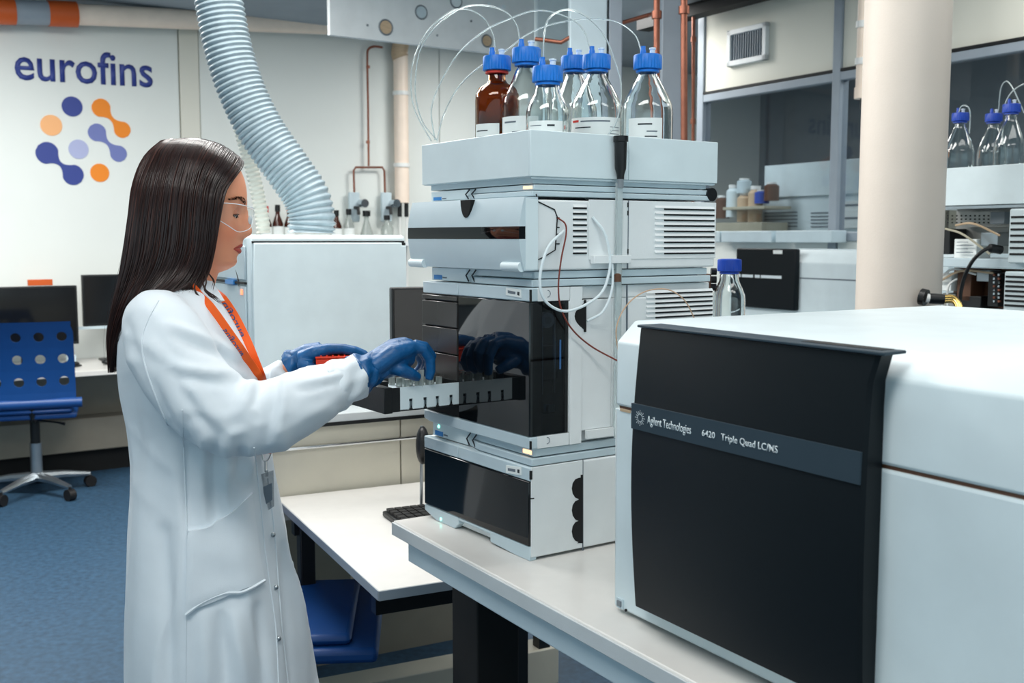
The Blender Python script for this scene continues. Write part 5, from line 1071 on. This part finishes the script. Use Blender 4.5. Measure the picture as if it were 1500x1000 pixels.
# gloves -----------------------------------------------------------
mb=MB()
yh=-.15
mb.tube([wp(541,542,-.172),wp(560,530,-.165),wp(580,519,-.158),wp(598,514,-.15)],[.026,.027,.029,.026],24)
for k,(dy,dpy) in enumerate(((-.026,3),(-.009,0),(.009,0),(.026,4))):   # metacarpals
    mb.tube([wp(548,536+dpy,-.168+dy*.6),wp(578,514+dpy,-.158+dy),wp(604,506+dpy,-.145+dy)],[.017,.0165,.0135],16)
mb.tube([wp(556,542,-.165),wp(580,536,-.16),wp(596,534,-.15)],[.018,.017,.013],16)
FG=[((604,509),(620,511),(630,527),(631,543),(628,556),-.172),((606,506),(622,508),(632,521),(628,538),(620,550),-.152),((605,506),(618,512),(627,528),(622,543),(612,550),-.132),((602,510),(614,518),(620,532),(614,543),(606,547),-.114)]
for f0,f1,f2,f3,f4,y_ in FG: mb.tube([wp(*f0,y_),wp(*f1,y_+.002),wp(*f2,y_+.004),wp(*f3,y_+.006),wp(*f4,y_+.008)],[.0115,.0105,.0098,.009,.0075],14)
mb.tube([wp(572,536,-.172),wp(588,542,-.182),wp(602,547,-.178),wp(613,553,-.168)],[.014,.012,.0105,.008],14)
g1=remesh(mb,.0022,5,.5); put('right_glove',g1,'glove_blue',person,smooth=2)
def cuff(name,pts,rs,par=person):
    P=cr(pts,5); r=[x[0] for x in cr([(r,0,0) for r in rs],5)]; n=40; mb=MB(); Pv=[Vector(p) for p in P]; T=(Pv[-1]-Pv[0]).normalized(); u=T.orthogonal().normalized(); v=T.cross(u); R=[]
    for i,p in enumerate(Pv): R.append([p+(u*math.cos(2*math.pi*j/n)+v*math.sin(2*math.pi*j/n))*(r[i]+.0022*math.sin(j*5*2*math.pi/n+i*.6)+.0012*math.sin(j*9*2*math.pi/n)) for j in range(n)])
    mb.rings(R,cap=False); o_=B(name,mb,'glove_blue',par,smooth=2); md=o_.modifiers.new('s','SOLIDIFY'); md.thickness=.0018; return o_
cuff('glove_cuff',[wp(521,551,-.180),wp(527,547,-.178),wp(536,543,-.174),wp(546,539,-.170),wp(558,533,-.166)],[.0335,.0345,.031,.0265,.026])
ro=MB(); c0=Vector(wp(522,550,-.18)); T=(Vector(wp(546,539,-.17))-c0).normalized(); u=T.orthogonal().normalized(); v=T.cross(u)
loop=[c0+(u*math.cos(t_)+v*math.sin(t_))*(.0335+.0015*math.sin(5*t_)) for t_ in np.linspace(0,2*math.pi,41)]; ro.tube(loop,.0028,8,cap=False); B('cuff_roll',ro,'glove_blue',person,smooth=2)
cuff('sleeve_cuff',[wp(478,570,-.200),wp(492,564,-.194),wp(508,557,-.187),wp(524,550,-.181)],[.0425,.0415,.0385,.0365]); bpy.data.objects[[o_.name for o_ in person.children if o_.name.startswith('sleeve_cuff')][-1]].data.materials[0]=M('coat_cotton')
# left (far) glove over the red rack
mb=MB(); yf=.055
mb.tube([wp(432,530,yf+.01),wp(452,521,yf+.005),wp(472,516,yf)],[.023,.024,.021],20)
for k,dy in enumerate((-.026,-.009,.009,.026)):
    mb.tube([wp(440,526,yf+dy*.5),wp(462,516,yf+dy),wp(482,511,yf+dy)],[.014,.0135,.0115],14)
    L_=[1,1.08,1.02,.85][k]; mb.tube([wp(482,511,yf+dy),wp(482+20*L_,511,yf+dy),wp(482+36*L_,514,yf+dy),wp(482+48*L_,519,yf+dy*.9),wp(482+54*L_,526,yf+dy*.85)],[.0112,.0102,.0095,.0088,.0072],12)
mb.tube([wp(440,532,yf-.02),wp(452,536,yf-.032),wp(462,546,yf-.034),wp(474,552,yf-.03)],[.0125,.0115,.0105,.008],12)
g2=remesh(mb,.0022,5,.5); put('left_glove',g2,'glove_blue',person,smooth=2)
cuff('glove_cuff',[wp(424,539,yf+.015),wp(431,533,yf+.014),wp(440,529,yf+.01),wp(450,524,yf+.006)],[.029,.029,.024,.022])
# safety glasses ---------------------------------------------------
ga=[(318,-.0765),(333,-.074),(347,-.066),(359,-.052),(367,-.034),(370.5,-.015),(371,0)]
top_=[(318,299),(333,299.5),(347,301),(359,303),(367,304.5),(370.5,306),(371,307)]
bot_=[(318,322),(333,331),(347,339.5),(359,338),(367,333),(370.5,322),(371,315)]
path=ga+[(a_,-b2) for a_,b2 in ga[::-1][1:]]; tp=top_+top_[::-1][1:]; bt=bot_+bot_[::-1][1:]
T3=cr([(W(p[0],t_[1]).x+.001,p[1],W(p[0],t_[1]).z) for p,t_ in zip(path,tp)],5); B3=cr([(W(p[0]-1,b2[1]).x,p[1],W(p[0],b2[1]).z) for p,b2 in zip(path,bt)],5)
gl_=B('safety_glasses',MB().rings([T3,[np.array(a_)*.5+np.array(b2)*.5+np.array((.0015,0,0)) for a_,b2 in zip(T3,B3)],B3],closed=False),'goggle_glass',person,smooth=2,label='clear wraparound lens')
B('top_rim',MB().tube(T3,.0007,6),'print_white',gl_,smooth=True); B('bottom_rim',MB().tube(B3,.0006,6),'print_white',gl_,smooth=True)
for s_ in (-1,1):
    B('temple_arm',MB().tube([(W(322,301).x,s_*.0765,W(322,301).z),(W(300,300).x,s_*.081,W(300,300).z),(W(270,304).x,s_*.080,W(270,304).z)],.002,6),'print_white',gl_,smooth=True)
    B('nose_pad',MB().ell((W(366,322).x,s_*.011,W(366,322).z),(.004,.003,.008),10,8),'print_white',gl_,smooth=True)
# hair ---------------------------------------------------------------
G=[ # guide strands, front to back; (px,py,|y|)
 [(352,243,.004),(347,250,.030),(337,262,.052),(327,280,.069),(321,302,.0775),(317,325,.0795),(313,350,.077),(308,375,.072),(301,398,.070),(290,418,.078),(284,432,.092)],
 [(335,229,.002),(326,240,.036),(314,258,.060),(306,280,.077),(302,305,.085),(299,332,.088),(296,358,.087),(290,382,.085),(281,402,.086),(268,420,.096),(258,436,.112)],
 [(308,217,.0),(299,228,.036),(287,248,.064),(279,275,.083),(275,305,.091),(273,335,.094),(270,362,.093),(262,388,.092),(247,410,.100),(224,430,.115),(205,452,.115)],
 [(280,209,.0),(270,220,.036),(258,242,.064),(250,272,.082),(246,305,.090),(243,338,.092),(239,368,.090),(230,396,.088),(213,424,.090),(193,455,.080),(178,500,.060)],
 [(258,208,.0),(245,220,.030),(231,243,.054),(222,273,.070),(217,307,.078),(213,342,.080),(208,376,.076),(199,408,.070),(186,440,.062),(174,480,.045),(168,530,.030)],
 [(245,210,.0),(228,222,.018),(213,246,.032),(203,276,.042),(198,310,.046),(193,346,.046),(188,382,.044),(181,415,.040),(173,448,.034),(166,492,.022),(167,540,.014)],
 [(240,211,.0),(222,224,.0),(206,248,.0),(197,277,.0),(193,310,.0),(189,346,.0),(184,382,.0),(177,416,.0),(169,450,.0),(163,494,.0),(166,546,.0)]]
GL=[[Vector((W(a_,b2).x,c,W(a_,b2).z)) for a_,b2,c in g_] for g_ in G]
GL=[[Vector(p) for p in cr(g_,3)] for g_ in GL]; NT=len(GL[0])
HB=BVHTree.FromPolygons([v.co.copy() for v in body.vertices],[tuple(p.vertices) for p in body.polygons])
zneck=W(300,408).z
def pushed(p,mn=.006):
    if p.z<zneck: return p
    q=Vector((p.x,-p.y,p.z)); l,n,_,_=HB.find_nearest(q)
    if l is None: return p
    d=(q-l).dot(n)
    if d<mn: q=l+n*mn
    return Vector((q.x,max(0,-q.y),q.z))
def strand(a_):
    i=min(int(a_*40),239); t_=a_*40-i; A1,B1=SG[i],SG[i+1]
    return [A1[k].lerp(B1[k],t_) for k in range(NT)]
def strand0(a_):   # a_ in 0..len-1
    i=min(int(a_),len(GL)-2); t_=a_-i
    # Catmull across guides
    g0=GL[max(i-1,0)];g1_=GL[i];g2_=GL[i+1];g3=GL[min(i+2,len(GL)-1)]
    return [.5*((2*g1_[k])+(g2_[k]-g0[k])*t_+(2*g0[k]-5*g1_[k]+4*g2_[k]-g3[k])*t_*t_+(3*g1_[k]-g0[k]-3*g2_[k]+g3[k])*t_**3) for k in range(NT)]
SG=[[pushed(p) for p in strand0(k/40)] for k in range(241)]
mb=MB()
for s_ in (-1,1):
    R=[]
    for k in range(91):
        a_=6*k/90; st=strand(a_); R.append([Vector((p.x,p.y*s_,p.z))*1 for p in st])
    mb.rings(R,closed=False)
hc=MB(); hc.v=mb.v; hc.f=mb.f
verts=[];faces=[];colr=[]
H0=np.array(lin((48,31,28)));H1=np.array(lin((96,58,48)));H2=np.array(lin((24,18,20)))
def add_tube(P,r0,col_):
    o_=len(verts); n=3; m=len(P)
    for i,p in enumerate(P):
        T=(P[min(i+1,m-1)]-P[max(i-1,0)]).normalized(); u=T.cross(Vector((.3,1,.1))).normalized(); v=T.cross(u); t_=i/(m-1); r=r0*(.35+.65*math.sin(math.pi*min(1,t_*1.2+.1)/1.0)**.5 if t_<.75 else max(.12,(1-t_)/.25)*.9)
        for j in range(n): 
            c,s_=math.cos(2.0944*j),math.sin(2.0944*j); verts.append(p+(u*c+v*s_)*r); colr.append(col_)
    for i in range(m-1):
        for j in range(n): k=(j+1)%n; faces.append((o_+i*n+j,o_+i*n+k,o_+(i+1)*n+k,o_+(i+1)*n+j))
rh_=random.Random(11)
for q in range(3400):
    a_=rh_.random()*6; s_=-1 if rh_.random()<.72 else 1; st=strand(a_); ph1=rh_.random()*6.28; out=rh_.random()*.005-.0005; w1=rh_.uniform(-.0018,.0018); ctr=W(262,330)
    end=NT if rh_.random()<.6 else int(NT*rh_.uniform(.72,.98)); P=[]
    cl=noise.noise(Vector((a_*6,s_*3,0)))*.004
    for k in range(0,end):
        p=st[k]; t_=k/NT; d=Vector((p.x-ctr.x,p.y,0)); d=d.normalized() if d.length>1e-4 else Vector((0,-1,0)); 
        P.append(Vector((p.x+d.x*(out+cl*t_)+w1*math.sin(t_*5+ph1)*t_*2+(.004*t_*t_*math.sin(ph1)),(p.y+abs(d.y)*(out+cl*t_)+.0015*math.sin(ph1+t_*3)*t_)*s_,p.z+(.0025+out*.8)*(1-min(1,t_*6)))))
    rr=rh_.random(); cl_=H0*(1-rr)+H2*rr if rr<.72 else H0*.5+H1*.5*rh_.random()+H0*.1
    if a_>4.6: cl_=cl_*1.35
    add_tube(P,rh_.uniform(.0007,.0017),cl_)
# a few stray hairs
for q in range(70):
    a_=rh_.uniform(0,6); st=strand(a_); s_=-1; ph1=rh_.random()*6.28; k0=rh_.randrange(0,NT//2); P=[]
    for k in range(k0,NT): 
        t_=(k-k0)/NT; p=st[k]; P.append(Vector((p.x+.016*t_*math.cos(ph1),-(p.y+.012*t_+.004),p.z+.003)))
    add_tube(P,.00035,H0)
for pts in ([(300,398,-.085),(302,412,-.095),(300,424,-.10),(312,434,-.10),(322,441,-.095)],[(296,400,-.08),(298,418,-.098),(306,432,-.10),(316,438,-.098)],[(290,405,-.09),(285,420,-.10),(290,432,-.105),(300,440,-.10)],[(300,394,-.075),(308,404,-.07),(313,413,-.07),(311,424,-.075)],[(280,412,-.10),(260,424,-.11),(230,430,-.12),(198,436,-.13)],[(345,395,-.02),(349,410,-.03),(351,424,-.03)]):
    for q in range(7):
        jj=[rh_.uniform(-2,2) for _ in range(2)]; P=[Vector(p) for p in cr([wp(a_+jj[0]*i*.4,b2+jj[1]*i*.4,c) for i,(a_,b2,c) in enumerate(pts)],5)]; add_tube(P,.0009 if pts[0][0]!=345 else .0003,H0)
base=hc.mesh('hair_cap'); hm=bpy.data.meshes.new('hair'); hm.from_pydata([tuple(v) for v in verts],[],faces)
for me_,cs in ((base,[H2]*len(base.vertices)),(hm,colr)):
    ca=me_.color_attributes.new('Col','FLOAT_COLOR','POINT'); ca.data.foreach_set('color',np.array(cs).ravel())
put('hair_underlayer',base,'hair',person,smooth=2); put('hair',hm,'hair',person,smooth=2,kind='stuff')
# legs, trousers, shoes ------------------------------------------------
for s_ in (-1,1):
    hx2=W(320,1000).x; mb=MB(); mb.tube([(.03,s_*.09,.86),(.05,s_*.09,.62),(.06,s_*.095,.45),(.04,s_*.10,.25),(.03,s_*.10,.10)],[.085,.078,.062,.055,.042],20); B('trouser_leg',mb,'trouser_dark',person,smooth=2)
    mb=MB(); mb.tube([(-.03,s_*.10,.045),(.03,s_*.10,.05),(.12,s_*.105,.038),(.19,s_*.11,.028)],[.035,.043,.036,.022],16); mb.box(-.06,.20,s_*.105-.035,s_*.105+.035,0,.018); put('shoe',remesh(mb,.005,4),'shoe_black',person,smooth=2)
# red rack in the left hand, and vial in the right
p0=wp(463,520,.0); rkf=Fr(FW.w(*wp(463,540,.035)),0)
rb=thing('vial_rack','small bright red rack held by the woman\'s left glove','rack',FW.w(*wp(485,541,.03)),16.7-6)
B('shell',MB().box(-.028,.034,-.016,.030,0,.022),'red_plastic',rb,bevel=.0015); B('lid',MB().box(-.029,.040,-.018,.032,.0225,.0265),'red_plastic',rb,bevel=.001); 
for i in range(5): B('lid_rib',MB().box(-.02+i*.011,-.017+i*.011,-.014,.028,.0265,.0285),'red_plastic',rb)
vi=B('sample_vial',MB().cyl((0,0,0),(0,0,.03),.0055,14),'clear_far',smooth=True,label='small glass vial pinched between the right glove\'s fingertips',cat='vial'); vi.location=FW.w(*wp(617,566,-.158))
